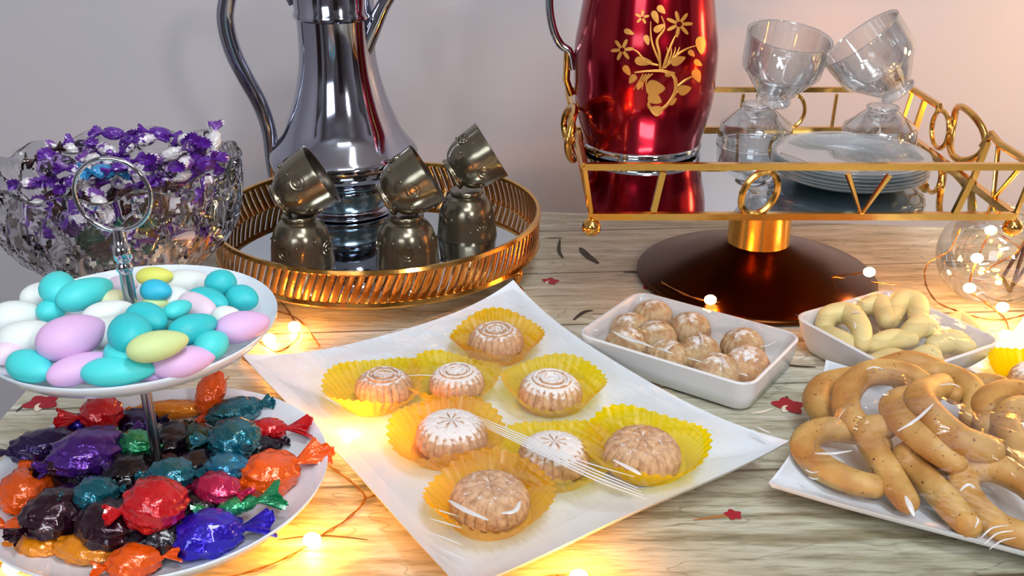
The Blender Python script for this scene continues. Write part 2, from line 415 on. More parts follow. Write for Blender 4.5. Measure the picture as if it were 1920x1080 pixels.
hr = [(.0205*math.cos(a*PI/24), 0, .2135+.0205*math.sin(a*PI/24)) for a in range(48)]
mo('ring_handle', tube(hr, .0013, 10, True, up=(0,1,0)), M['chrome'], st)
mo('foot_ring', lathe([(.040,.0005),(.044,.0005),(.044,.017),(.040,.017),(.040,.0005)], 48), M['ceramic'], st)
# sugared almonds
def almond_geo():
    def f(v):
        k = 1-.16*v.x
        return Vector((v.x, v.y*k*(1-.10*v.x*v.x), v.z*k))
    return ball(1, n=28, m=18, fn=lambda v: Vector((v.z, v.x, v.y)) and f(Vector((v.z, v.x, v.y))))
ag = almond_geo()
ameshes = {}
def sugared_almond(px, py, z, ln, wd, ang, col, desc, tilt=0.0, th=.85):
    """ang: direction of the long axis in the table plane; tilt lifts the pointed end"""
    p = at(px, py, z)
    if col not in ameshes:
        o = mo('sugared_almond', ag, AM[col]); ameshes[col] = o.data
    else:
        o = link(bpy.data.objects.new('sugared_almond', ameshes[col]))
    o.location = p; s = .335e-3/2
    o.scale = (ln*s, wd*s, wd*s*th); o.rotation_euler = Euler((0, -tilt, ang))
    tag(o, desc, 'candy', 'sugared almonds on the upper plate')
Z1, Z2, Z3 = .1395, .150, .160
A_ = [
 (30,592,.1405,86,60,.3,'white','greyish white sugared almond at the far left rim of the upper plate'),
 (80,552,Z1,80,52,.8,'white','white sugared almond lying behind the turquoise ones near the left rim'),
 (52,632,.1425,94,64,.5,'white','large white sugared almond above the lone turquoise almond at the plate\'s lower left'),
 (20,660,Z1,60,42,.9,'blush','pale pinkish sugared almond half hidden under the large white one at the left rim'),
 (108,538,.1535,92,60,1.9,'turquoise','turquoise almond standing upright at the back left, half of a heart shape'),
 (160,550,.152,104,60,.95,'turquoise','long turquoise almond slanting beside the upright one at the back left'),
 (97,582,.1445,50,44,.6,'turquoise','small round turquoise almond below the heart-shaped pair'),
 (58,688,.1425,92,56,-.55,'turquoise','turquoise almond alone at the front left rim of the upper plate'),
 (135,632,.152,112,80,.9,'pink','biggest lilac pink almond, lying high on the left of the pile'),
 (152,690,.1425,104,52,.75,'pink','long lilac pink almond at the front rim between two turquoise ones'),
 (196,622,.147,78,56,1.4,'white','white almond squeezed between the biggest lilac almond and the upright turquoise one'),
 (203,586,.1495,84,46,.6,'white','white almond slanting behind the pole toward the cream one'),
 (216,560,.1465,54,36,.3,'cream','small cream coloured almond left of the steel pole'),
 (230,535,.1445,54,40,0,'blush','pale lavender almond behind the steel pole'),
 (290,518,.147,66,40,.1,'yellow','yellow almond at the back right of the steel pole'),
 (293,545,.1525,56,44,-.2,'blue','bright blue almond under the yellow one right of the pole'),
 (290,572,.145,48,34,.1,'palegreen','little green almond below the bright blue one'),
 (350,528,Z1,94,52,.1,'white','white almond lying flat at the back of the upper plate'),
 (330,560,.1445,62,52,-.5,'white','white almond right of the bright blue one'),
 (243,622,.1575,96,66,2.0,'deep','big turquoise almond tilted upright in the middle of the pile'),
 (276,598,.155,82,58,-.6,'deep','darker turquoise almond lying just behind the pole foot in the middle'),
 (322,598,.1495,60,50,.2,'mint','pale mint almond low between the central turquoise ones'),
 (334,580,.156,52,34,1.0,'turquoise','small turquoise almond tip pointing up right of the pole'),
 (362,616,.1515,84,54,.8,'deep','turquoise almond leaning right of the pale green one'),
 (296,648,.157,92,52,.55,'palegreen','pale green almond on top of the front of the pile'),
 (372,576,.147,100,50,-.75,'blush','pale pink almond running behind the right turquoise pair'),
 (415,530,.1495,58,56,1.5,'deep','turquoise almond at the back right, highest of the right trio'),
 (455,560,.1445,62,54,-.5,'deep','turquoise almond nearest the right rim of the upper plate'),
 (390,564,.1475,86,50,-.5,'deep','turquoise almond slanting in front of the back right one'),
 (425,596,.147,54,46,0,'white','white almond tucked behind the lilac almond at the right'),
 (455,612,.1455,92,58,.55,'pink','plump lilac pink almond at the right rim of the upper plate'),
 (398,646,.145,62,52,1.2,'turquoise','round turquoise almond in front of the plump lilac one at right'),
 (345,678,.1425,100,54,.55,'pink','lilac pink almond at the front right rim of the upper plate'),
 (292,692,Z1,60,44,.2,'pink','lilac almond mostly hidden behind the front right pink one'),
 (232,664,.148,70,52,-.7,'turquoise','turquoise almond behind the widest one at the front rim'),
 (222,696,.1435,110,52,.12,'turquoise','widest turquoise almond lying across the front rim'),
]
for a in A_: sugared_almond(*a)
# ---------------------------------------------------------------- wrapped candies on the lower plate
def crinkle(v, seed, amp=.09):
    n = math.sin(v.x*9+seed)*math.cos(v.y*11+seed*2)+math.sin(v.z*13+seed*3+v.x*5)*.7
    return v*(1+amp*n*.5)
def fan_geo(L_, Wd, seed, twist=.5, pleats=7):
    """a twisted cellophane end: narrow neck opening into a pleated fan along +x"""
    V = []; Fs = []; nr = 5; na = pleats*2*2
    for i in range(nr+1):
        t = i/nr; r = (.12+.88*t**1.15)*Wd; x = L_*t
        for k in range(na):
            a = 2*PI*k/na; pl = (1 if k % 2 == 0 else -1)*.13*t
            y = r*math.cos(a+twist*t)*(1+pl); z = r*.55*math.sin(a+twist*t)*(1+pl*1.5)
            V.append((x+L_*.12*math.sin(a*3+seed)*t, y, z))
    for i in range(nr):
        for k in range(na): Fs.append((i*na+k, i*na+(k+1) % na, (i+1)*na+(k+1) % na, (i+1)*na+k))
    c = len(V); V.append((L_*.55, 0, 0))
    for k in range(na): Fs.append((nr*na+k, nr*na+(k+1) % na, c))
    return V, Fs
rnd = random.Random(4)
def wrapped(px, py, z, ln, wd, ang, col, desc, group, ends=(1, 1), endcol=None, tilt=0.0, loc=None, fanl=.8, fanw=.55, roll=0.0, name='wrapped_candy'):
    p = at(px, py, z) if loc is None else Vector(loc)
    s = rnd.random()*10
    r = thing(name, desc, 'candy', p, (roll, -tilt, ang), group)
    a = ln/2*.92; b = wd/2
    body = ball(1, n=32, m=22, fn=lambda v: crinkle(Vector((v.z, v.x, v.y)), s, .15))
    body = ([(v[0]*a, v[1]*b, v[2]*b*.82) for v in body[0]], body[1])
    mo('body', body, FO[col] if isinstance(col, str) else col, r)
    ec = FO[endcol or col] if isinstance(col, str) else endcol
    for sd, e in ((1, ends[0]), (-1, ends[1])):
        if e:
            g = fan_geo(wd*fanl*e, wd*fanw*e, s+sd)
            g = xf(g, (a*.86*sd, 0, 0), (0, 0, 0 if sd > 0 else PI)); mo('twisted_end', g, ec, r)
    return r
GL = 'foil wrapped candies on the lower plate'
mm = .445e-3
def LW(px, py, z, l, w_, ang, col, desc, **k): return wrapped(px, py, z, l*mm, w_*mm, ang, col, desc, GL, **k)
LW(190,775,.047,64,60,.3,'red','round red foil candy at the back left of the lower plate', ends=(0,.7))
LW(322,768,.030,128,34,.05,'amber','long amber wrapped candy bar lying behind the steel pole', ends=(.5,.6))
LW(395,735,.046,74,44,1.25,'orange','orange wrapped candy standing on end at the back of the lower plate', tilt=.9, ends=(.8,.5))
LW(440,772,.034,92,50,.55,'teal','dark teal candy with a knotted end at the plate\'s back right', ends=(.8,0), fanw=.45, fanl=.55)
LW(440,822,.046,78,66,.1,'teal','shiny round teal candy right of the pole, in front of the knotted one', ends=(0,.5))
LW(425,878,.040,66,52,.2,'sky','bluish teal candy beside the pair of teal ones', ends=(.4,0))
LW(500,806,.036,62,40,.15,'red','dark red candy with a bright twisted end near the right rim', ends=(1.2,.4), fanw=.5)
LW(482,842,.030,80,46,.5,'black','near-black candy under the dark red one at the right', ends=(.4,.4))
LW(505,890,.034,94,74,.75,'orange','large crinkled orange candy at the right rim of the lower plate', ends=(.85,.3), fanw=.45)
LW(405,918,.044,70,52,-.3,'magenta','magenta foil candy in front of the bluish teal one', ends=(.5,.8))
LW(445,948,.040,56,26,.45,'green','light green candy whose wrapper opens as a flat striped fan', ends=(1.3,1.2), fanl=1.0, fanw=.75)
LW(385,1002,.035,100,70,.3,'blue','blue violet candy with a crumpled end at the front right', ends=(.75,.3), fanw=.45)
LW(290,945,.056,84,76,.4,'red','big bright red candy on top of the middle of the pile', ends=(0,.4))
LW(320,890,.052,66,50,.1,'teal','teal candy directly behind the big red one', ends=(.4,.4))
LW(180,925,.050,58,50,.3,'teal','lone teal candy left of the big red one', ends=(.3,.5))
LW(48,922,.036,76,72,.6,'orange','round crinkled orange candy at the left rim of the lower plate', ends=(0,0))
LW(34,988,.030,40,26,-.2,'orange','small orange red candy end lying below the round orange one', ends=(.7,.9))
LW(52,872,.033,34,26,2.2,'orange','orange red crumpled candy tucked above the round orange one', ends=(.6,.6))
LW(165,1030,.031,100,44,-.15,'amber','amber candy with a clear smooth wrapper at the front left rim', ends=(.4,.4))
LW(75,1022,.028,66,44,-.1,'amber','orange amber candy half under the clear amber one', ends=(0,.5))
LW(252,1052,.034,70,50,.35,'orange','orange candy at the very front of the lower plate', ends=(.6,.5))
LW(85,835,.040,104,56,.35,'darkpurple','dark purple candy with a thin black tail over the left rim', ends=(.5,.9), fanw=.35)
LW(165,848,.050,110,74,.7,'violet','large violet candy lying across the left of the pile', ends=(.6,.4))
LW(146,795,.040,40,34,.8,'blue','small vivid blue candy under the round red one', ends=(.6,.5))
LW(118,868,.048,60,40,.7,'maroon','dull red maroon candy between the two purple ones', ends=(.5,.5))
LW(255,832,.050,56,46,-.4,'green','bright green foil candy left of the pole', ends=(.4,.7), fanw=.6)
LW(370,822,.040,60,48,-1.0,'darkgreen','dark olive green candy right of the pole', ends=(.6,.4))
LW(322,828,.040,76,60,1.3,'black','black wrapped candy pressed against the pole', ends=(.4,.4))
LW(108,962,.040,100,74,.9,'maroon','very dark plum candy in front left of the pile', ends=(.4,.4))
LW(205,985,.042,96,72,-.4,'maroon','dark maroon candy low in the front of the pile', ends=(.4,.5))
LW(292,1008,.036,92,66,.1,'black','black candy under the big bright red one', ends=(.5,.3))
LW(238,888,.040,92,66,1.4,'black','near-black candy in the centre of the pile', ends=(.4,.4))
LW(370,955,.036,74,54,.2,'black','dark candy behind the magenta one and the blue one', ends=(.3,.4))
LW(370,872,.036,72,52,.9,'black','black candy between the teal ones and the magenta one', ends=(.4,.4))
LW(255,790,.034,70,44,.1,'darkpurple','dark purple candy behind the bright green one', ends=(.5,.3))
LW(215,912,.034,80,60,.8,'darkpurple','dark purple candy low between the lone teal one and the big red one', ends=(.3,.3))
LW(150,905,.036,80,56,-.5,'black','black candy wedged behind the dark plum one', ends=(.3,.3))
LW(300,865,.034,70,50,.2,'maroon','dark maroon candy at the foot of the pole', ends=(.3,.3))
LW(200,795,.032,60,40,.5,'darkpurple','dark purple candy right under the round red one', ends=(.3,.3))
# ================================================================ CUT GLASS BOWL
BX, BY = -.334, .819
bowl = thing('crystal_bowl', 'cut-glass bowl with scalloped rim full of purple and white wrapped candies', 'bowl', (BX, BY, 0))
prof_o = [(.036,.0008),(.036,.004),(.028,.012),(.022,.024),(.026,.032),(.044,.038),(.062,.048),(.080,.065),(.096,.084),(.101,.104),(.103,.124),(.104,.141)]
def rs(prof, m):
    P = spline([(r, 0, z) for r, z in prof], m); return [(p.x, p.z) for p in P]
po = rs(prof_o, 6)
NB = 192
def cutf(a, r, z, i):
    if z < .036: return r*(1+.01*math.cos(a*16)), z
    t = (z-.036)/(.141-.036)
    u = a*9/PI
    g1 = abs(((u+t*2.2) % 1)-.5)*2; g2 = abs(((u-t*2.2) % 1)-.5)*2
    dd = max(0, (g1-.72)/.28)+max(0, (g2-.72)/.28)
    fac = .0035*(abs(((u*2) % 1)-.5)*2) if t < .25 else 0
    zz = z+(.0035*math.cos(a*12)*max(0, (t-.86)/.14))
    return r-.0038*min(1.3, dd)*(1 if t < .97 else .4)-fac+.0012*math.cos(u*2*PI), zz
outer = lathe(po, NB, cutf)
prof_i = [(.0995,.1415),(.0975,.128),(.096,.106),(.089,.086),(.075,.068),(.058,.054),(.038,.044),(.020,.040),(.0005,.0395)]
pi_ = rs(prof_i, 4)
inner = lathe(pi_, NB, lambda a, r, z, i: (r, z+.0035*math.cos(a*12)*max(0, (z-.126)/.0155)))
Vb, Fb = join(outer, inner)
no = len(po); 
for k in range(NB):
    k2 = (k+1) % NB
    Fb.append(((no-1)*NB+k, (no-1)*NB+k2, no*NB+k2, no*NB+k))
Fb.append(tuple(range(NB-1, -1, -1))); L0 = no*NB+(len(pi_)-1)*NB; Fb.append(tuple(L0+k for k in range(NB)))
bb = mo('glass_body', (Vb, Fb), M['crystal'], bowl)
bb.data.set_sharp_from_angle(angle=R(24))
# mottled purple and white wrapper
def wrapmat(name, c1, c2, sc_=120, metal=.2):
    m = mat(name, c1, .3, metal, Coat_Weight=.4); t = noise(m, sc_, 2); N, L, b = nodes(m)
    L.new(ramp(m, t.outputs[0], [(.47, c1), (.53, c2)]).outputs[0], b.inputs['Base Color']); bump(m, t.outputs[0], .6, .002); return m
PW = wrapmat('purple_white_wrapper', (86,34,140), (238,232,240)); WP = wrapmat('white_purple_wrapper', (236,232,236), (120,70,160), 90)
PP = foil('purple_ribbon_wrapper', (92,30,150), .3, .1); BR = foil('brown_wrapper', (70,44,44), .3, .3); SB = foil('sky_blue_wrapper', (40,140,200), .3, .1)
DG = foil('bottle_green_wrapper', (30,90,70), .3, .2); RB = foil('rust_brown_wrapper', (120,60,50), .3, .3); DP = wrapmat('black_purple_wrapper', (30,20,40), (150,120,180), 140)
WW = foil('white_wrapper', (226,224,226), .35, .1); OG = foil('gold_orange_wrapper', (240,150,30), .3, .3)
protos = {}
def bowlcandy(loc, rot, kind, desc, s=1.0):
    body, end = dict(pw=(PW, PP), wp=(WP, PP), br=(BR, BR), sb=(SB, SB), dg=(DG, DG), rb=(RB, BR), dp=(DP, PP), ww=(WW, WP), og=(OG, OG), pp=(PP, PP))[kind]
    GB = 'candies in the cut-glass bowl'
    if kind not in protos:
        o = wrapped(0, 0, 0, .021, .013, 0, body, desc, GB, endcol=end, loc=loc, fanl=.75, fanw=.62, name='twist_candy')
        protos[kind] = o; o.rotation_euler = rot; o.scale = (s,)*3
    else: dup(protos[kind], desc, loc, rot, s)
rb = random.Random(11)
top = [ # px, py, z, kind, description
 (212,250,.152,'pp','purple candy sticking up highest at the back of the bowl'),
 (270,262,.148,'pw','curly purple ribboned candy right of the highest one'),
 (300,250,.150,'pp','purple ribbon candy with its twist spread at the back'),
 (345,262,.150,'wp','white candy behind the purple ribbons at the right of the bowl'),
 (372,275,.150,'pp','vivid purple candy at the right of the heap'),
 (408,262,.154,'ww','round white candy with a purple tail near the bowl\'s right rim'),
 (320,290,.147,'ww','crumpled white candy in the middle right of the heap'),
 (290,300,.145,'wp','white and purple candy above the ring handle'),
 (350,305,.145,'wp','purple edged white candy low at the right of the heap'),
 (385,308,.143,'pp','flat purple candy against the right front glass'),
 (240,275,.143,'pw','purple and white candy under the highest one'),
 (200,280,.140,'wp','white flecked purple candy at the back centre'),
 (160,275,.139,'dp','black and purple candy at the back left of the heap'),
 (130,278,.138,'ww','white candy at the back left of the heap'),
 (175,300,.138,'ww','cream white candy left of the ring handle'),
 (120,305,.136,'dp','dark striped candy slanting at the left of the heap'),
 (80,290,.136,'br','dark brown candy at the far left of the heap'),
 (85,315,.134,'dp','black purple candy against the front left glass'),
 (150,318,.134,'pw','purple and white candy in the front left of the heap'),
 (230,310,.138,'pp','deep purple candy seen through the ring handle'),
 (195,322,.134,'sb','bright blue candy seen through the ring handle'),
 (262,322,.136,'wp','white and purple candy right of the ring handle'),
 (315,322,.137,'dp','dark candy at the front right of the heap'),
 (345,325,.134,'ww','white candy at the front right of the heap'),
]
for px, py, z, kd, ds in top:
    p = at(px, py, z)
    dx, dy = p.x-BX, p.y-BY; dr = math.hypot(dx, dy)
    if dr > .083: p.x = BX+dx*.083/dr; p.y = BY+dy*.083/dr
    bowlcandy(p, (rb.uniform(-.5,.5), rb.uniform(-.7,.5), rb.uniform(0, PI)), kd, ds, rb.uniform(.95, 1.15))
placed = []
labs = {'br': 'brown wrapped candy seen through the side of the cut-glass bowl', 'rb': 'rusty brown wrapped candy seen through the side of the cut-glass bowl',
        'dp': 'black and purple wrapped candy seen through the side of the cut-glass bowl', 'pw': 'purple and white wrapped candy buried inside the cut-glass bowl',
        'wp': 'white wrapped candy with purple flecks buried inside the cut-glass bowl', 'ww': 'plain white wrapped candy buried inside the cut-glass bowl'}
for lay, (z, rm, cnt) in enumerate(((.050,.036,5),(.064,.056,9),(.079,.071,13),(.094,.078,16),(.109,.082,17),(.123,.083,15))):
    k = 0; tries = 0
    while k < cnt and tries < 900:
        tries += 1; a = rb.uniform(0, 2*PI); rr = rm*math.sqrt(rb.uniform(.1, 1)); q = Vector((BX+rr*math.cos(a), BY+rr*math.sin(a), z+rb.uniform(-.004,.004)))
        if any((q-o).length < .0150 for o in placed): continue
        placed.append(q); k += 1
        front = q.y < BY
        if front and q.x-BX > .045 and z < .09 and q.y < BY-.01: kd = 'og'; ds = 'gold orange candy low at the right of the cut-glass bowl'
        elif front and -.01 < q.x-BX < .035 and .07 < z < .115: kd = 'dg'; ds = 'bottle green candy behind the pole, %s of the glass bowl' % ('low in the middle' if lay < 3 else 'halfway up the front' if lay == 3 else 'in the upper part')
        else: kd = rb.choice(['br', 'br', 'rb', 'dp', 'wp', 'pw', 'ww', 'br'] if z < .1 else ['pw', 'wp', 'dp', 'ww', 'br']); ds = labs[kd]
        if kd not in ('og', 'dg'):
            cn = dict(br='brown', rb='rusty brown', dp='black-purple', pw='purple-white', wp='white purple-flecked', ww='white')[kd]
            dx, dy = q.x-BX, q.y-BY
            ds = '%s candy in the glass bowl, %s %s' % (cn, ('at the bottom,', 'low down,', 'below halfway,', 'above halfway,', 'high up,', 'just under the top,')[lay],
                ('far left' if dx < -.045 else 'left of centre' if dx < -.012 else 'in the centre' if dx < .012 else 'right of centre' if dx < .045 else 'far right')+(' in front' if dy < -.04 else '' if dy < .02 else ' at the back'))
        bowlcandy(q, (rb.uniform(-.6,.6), rb.uniform(-.6,.6), rb.uniform(0, PI)), kd, ds)
# ================================================================ ROUND MIRROR TRAY
TX, TYc, TR = -.130, .933, .156
tr = thing('round_mirror_tray', 'round gold tray with a pierced gallery and a mirror floor under the silver jug', 'tray', (TX, TYc, 0))
mo('mirror', lathe([(.0005,.0305),(.150,.0305),(.150,.028),(.0005,.028)], 96), M['mirror'], tr)
mo('bottom_rim', join(lathe([(.147,.0265),(.156,.024),(.1575,.0262),(.1565,.0295),(.150,.031),(.147,.0265)], 120)), M['gold'], tr)
mo('top_rim', lathe([(.1538,.0560),(.1562,.0545),(.1585,.0565),(.1572,.0596),(.1540,.0592),(.1538,.0560)], 120), M['gold'], tr)
nS = 116
sl = None
sg = tube(spline([(.1548,-.0055,.0285),(.1562,-.001,.040),(.1556,.0055,.0572)], 3), .0034, 6, flat=.3, up=(1,0,0))
for k in range(nS):
    if sl is None: sl = mo('gallery_slat', sg, M['gold2'], tr); o = sl
    else: o = sl.copy(); C.objects.link(o); o.parent = tr
    o.rotation_euler = (0, 0, 2*PI*k/nS)
for a in (R(-28), R(-152), R(28), R(152)):
    fx, fy = .148*math.cos(a), .148*math.sin(a)
    dx, dy = math.cos(a), math.sin(a)
    P = [(fx, fy, .026), (fx+dx*.006, fy+dy*.006, .018), (fx+dx*.002, fy+dy*.002, .010), (fx+dx*.007, fy+dy*.007, .004)]
    g = join(tube(spline(P, 5), lambda t: .0045-.002*t, 8), ball(.0042, (fx+dx*.007, fy+dy*.007, .0044), 12, 8), ball(.0055, (fx+dx*.005, fy+dy*.005, .021), 12, 8))
    mo('foot', g, M['gold2'], tr)
# ---------------------------------------------------------------- silver jug
JX, JY = -.1745, 1.020
MZ = .0307
jug = thing('silver_coffee_jug', 'polished silver coffee pot with a long curved handle standing on the round mirror tray', 'jug', (JX, JY, MZ))
zz = lambda z: z-MZ
bp = [(.001,.0315),(.052,.0315),(.0535,.033),(.0535,.0355),(.050,.0375),(.0485,.040),(.0485,.058),(.0505,.060),(.056,.063),(.066,.070),(.0735,.078),(.0765,.087),(.0745,.095),(.068,.103),(.0605,.114),(.055,.127),(.0485,.144),(.0432,.162),(.0395,.180),(.0378,.198),(.0375,.215),(.0378,.227)]
P = spline([(r, 0, zz(z)) for r, z in bp[5:]], 3); pr = [(r, zz(z)) for r, z in bp[:5]]+[(p.x, p.z) for p in P]
mo('body', lathe(pr, 96), M['chrome2'], jug)
mo('collar', lathe([(.0378,zz(.227)),(.0405,zz(.229)),(.0405,zz(.233)),(.0392,zz(.235)),(.0400,zz(.262)),(.0415,zz(.270)),(.038,zz(.270))], 64), M['chrome2'], jug)
mo('lid', lathe([(.0405,zz(.270)),(.036,zz(.280)),(.020,zz(.289)),(.006,zz(.292)),(.004,zz(.297)),(.008,zz(.303)),(.004,zz(.310)),(.0003,zz(.311))], 48), M['chrome2'], jug)
mo('base_band', lathe([(.049,zz(.0395)),(.0497,zz(.0405)),(.0497,zz(.056)),(.049,zz(.0575))], 64), mat('blue_tinted_steel', (150,176,190), .18, .9), jug)
hp = [(553,6),(530,-30),(480,-52),(440,-36),(424,10),(424,50),(438,100),(462,148),(487,194),(504,245),(510,300),(514,330)]
hP = [aty(x, y, JY)-Vector((JX, JY, MZ)) for x, y in hp]
mo('handle', tube(spline(hP, 6), lambda t: .0066+.0022*math.sin(PI*t), 14, flat=.75, up=(0,1,0)), M['chrome2'], jug)
sp = [aty(x, y, JY-.01)-Vector((JX, JY, MZ)) for x, y in ((672,120),(700,52),(722,5),(760,-50))]
mo('spout', tube(spline(sp, 6), lambda t: .0095-.004*t, 14), M['chrome2'], jug)
# ---------------------------------------------------------------- small cups
def cup_profile(h, rr, rb_, th=.0016):
    o = [(.0005, 0), (rb_, 0), (rb_*1.06, h*.05), (rb_*.98, h*.11), (rb_*1.25, h*.17), (rr*.83, h*.34), (rr*.93, h*.58), (rr*.97, h*.82), (rr, h*.985), (rr*.99, h)]
    i = [(rr*.96, h*.985), (rr*.90, h*.8), (rr*.86, h*.58), (rr*.75, h*.36), (rb_*1.0, h*.2), (.0005, h*.17)]
    return o, i
def metal_cup(name, loc, rot, label, group):
    c = thing(name, label, 'cup', loc, rot, group)
    h, rr, rb_ = .0465, .0295, .0155
    o, i = cup_profile(h, rr, rb_)
    mo('outer_shell', lathe([(r, z) for r, z in rs(o[1:], 3)], 56), M['smoke'], c)
    mo('inner_shell', lathe([o[-1]]+i, 48), M['smokein'], c)
    mo('foot_disc', lathe([(.0003, .0002), (rb_, .0002)], 32), M['smoke'], c)
    # embossed rings and dots round the wall
    g = []
    for k in range(4):
        a0 = k*PI/2+.4
        def wallp(da, dz, a0=a0):
            z = h*.62+dz; r = rr*(.928+.05*(z/h-.55)); a = a0+da/r
            return Vector(((r+.0004)*math.cos(a), (r+.0004)*math.sin(a), z))
        for Rr in (.0062, .0030):
            g.append(tube([wallp(Rr*math.cos(t*PI/10), Rr*math.sin(t*PI/10)) for t in range(20)], .0007, 5, True))
        for da, dz in ((.012,.006),(-.012,-.005),(.013,-.009),(-.013,.009)):
            p = wallp(da, dz); q_ = Vector((p.x, p.y, 0)).normalized()*.0011; g.append(ball(.0016, p-q_, 8, 6))
    mo('embossed_pattern', join(*g), M['smoke'], c)
    return c
GS = 'smoked metal coffee cups on the round tray'
def axis_rot(d, spin=0):
    q = Vector(d).normalized().to_track_quat('Z', 'Y') @ Euler((0, 0, spin)).to_quaternion(); return q.to_euler()
CA = at(566, 510, MZ); CA.y = .869; CA.x = -.1935
low = [(-.1935,.868,'left'), (-.0965,.868,'middle'), (-.0445,.9385,'right')]
cups_low = [metal_cup('metal_coffee_cup', (x, y, MZ+.0466), (PI, 0, .5*i), l, GS) for i, ((x, y, _), l) in enumerate(zip(low, (
  'upside-down smoked metal cup on the mirror, left of the jug\'s foot', 'upside-down smoked metal cup on the mirror, in the middle at the tray\'s front', 'upside-down smoked metal cup at the right, standing behind the other two')))]
ups = [((563,352),0,'tilted smoked metal cup with a circle motif balanced on the left upturned cup'),
       ((762,350),1,'tilted smoked metal cup balanced on the middle upturned cup, in front of the jug'),
       ((884,304),2,'tilted smoked metal cup balanced on the rightmost upturned cup against the wall')]
for (pp, i, l) in ups:
    x, y, _ = low[i]
    c = aty(pp[0], pp[1], y-.002)
    ax = Vector((.84, .16, .50)).normalized()
    metal_cup('metal_coffee_cup', c-ax*.0235, axis_rot(ax, 2.3+.35*i), l, GS)
# ================================================================ RIGHT TRAY ON PEDESTAL
KX, KY, KZ = .2355, .9045, .110
KW, KD, RH = .171, .1325, .042
kt = thing('rectangular_mirror_tray', 'rectangular gold wire tray with mirror floor raised on a bronze pedestal', 'tray', (KX, KY, 0))
mo('mirror_floor', box(0, 0, KZ-.002, KW*2-.003, KD*2-.003, .003), M['mirror'], kt, False)
def rect(z, hw, hd): return [(-hw,-hd,z),(hw,-hd,z),(hw,hd,z),(-hw,hd,z)]
def bar(a, b, r=.0021, n=4): return tube([a, b], r, n)
def frame_bars(z, hw, hd, sides=(0,1,2,3)):
    c = rect(z, hw, hd); return join(*[bar(c[i], c[(i+1) % 4], .0040) for i in sides])
mo('bottom_frame', frame_bars(KZ, KW, KD), M['gold'], kt)
topz = KZ+RH
hw2, hd2 = KW+.007, KD+.001
mo('top_rail', bar((-hw2,-hd2,topz),(hw2+.02,-hd2,topz),.0038), M['gold'], kt)
mo('top_rail', bar((-hw2,hd2,topz),(hw2,hd2,topz),.0036), M['gold'], kt)
def kl(px, py, y=None):   # a point of the front (or given) rail plane in tray space
    return aty(px, py, KY-KD if y is None else y)-Vector((KX, KY, 0))
def side_items():
    yf = -KD; 
    items = []
    mo('post', bar(kl(1243,322), kl(1225,396), .0034), M['gold'], kt)
    mo('post', bar(kl(1822,335), kl(1788,404), .0034), M['gold'], kt)
    cx = kl(1424,362)
    L1 = [(cx.x+.0135*math.cos(t*PI/14)+.004*math.sin(t*PI/14), cx.y, cx.z+.0180*math.sin(t*PI/14)) for t in range(28)]
    mo('oval_loop', tube(L1, .0028, 7, True, up=(0,1,0)), M['gold'], kt)
    mo('v_strut', tube([kl(1590,325), kl(1614,402), kl(1668,328)], .0028, 6, up=(0,1,0)), M['gold'], kt)
    # rear rail
    for px in (1565, 1390):
        q = KY+KD; mo('post', bar(kl(px+4,176,q), kl(px-6,240,q), .002), M['gold'], kt)
    cx = kl(1480, 208, KY+KD)
    L1 = [(cx.x+.016*math.cos(t*PI/14), cx.y, cx.z+.0185*math.sin(t*PI/14)) for t in range(28)]
    mo('oval_loop', tube(L1, .002, 7, True, up=(0,1,0)), M['gold'], kt)
side_items()
for s in (-1, 1):
    X = s*KW; X2 = s*(KW+.007)
    mo('side_rail', tube([(X2,hd2,topz),(X2,.062,topz),(X2*.995,.060,topz-.006)], .0034, 6), M['gold'], kt)
    mo('side_rail', tube([(X2,-hd2,topz),(X2,-.070,topz),(X2,-.052,topz+.004),(X2,-.040,topz-.010)], .0034, 6), M['gold'], kt)
    ring = [(X2+s*.008*math.cos(t*PI/16)**2, .008+.036*math.cos(t*PI/16), topz-.012+.0235*math.sin(t*PI/16)) for t in range(32)]
    mo('handle_ring', tube(ring, .0033, 8, True, up=(1,0,0)), M['gold'], kt)
    ring = [(X2, .052+.020*math.cos(t*PI/12), topz-.020+.018*math.sin(t*PI/12)) for t in range(24)]
    mo('side_loop', tube(ring, .0024, 7, True, up=(1,0,0)), M['gold'], kt)
    for yy, zt in ((.098, 0), (-.048, -.004)):
        mo('post', bar((X,yy,KZ),(X2,yy,topz+zt),.0034), M['gold'], kt)
    mo('v_strut', tube([(X2,-.118,topz),(X,-.092,KZ),(X2,-.068,topz)], .0021, 6, up=(1,0,0)), M['gold'], kt)
    for t in (-1, 1):
        mo('corner_ball', ball(.0078, (X, t*KD, KZ-.0095), 18, 12), M['gold'], kt)
        mo('corner_post', bar((X, t*KD, KZ), (X2, t*hd2, topz), .0022), M['gold'], kt)
ped = [(.112,.0008),(.114,.003),(.112,.006),(.102,.010),(.084,.017),(.064,.025),(.046,.031),(.034,.035),(.030,.037)]
mo('pedestal_base', lathe([(p.x, p.z) for p in spline([(r,0,z) for r,z in ped], 4)], 80), M['bronze'], kt)
mo('pedestal_neck', lathe([(.030,.036),(.0295,.040),(.0285,.070),(.0295,.100),(.034,.1075)], 48), M['gold'], kt)
mo('tray_underside', box(0, 0, KZ-.0045, KW*1.6, KD*1.6, .002), M['gold'], kt, False)
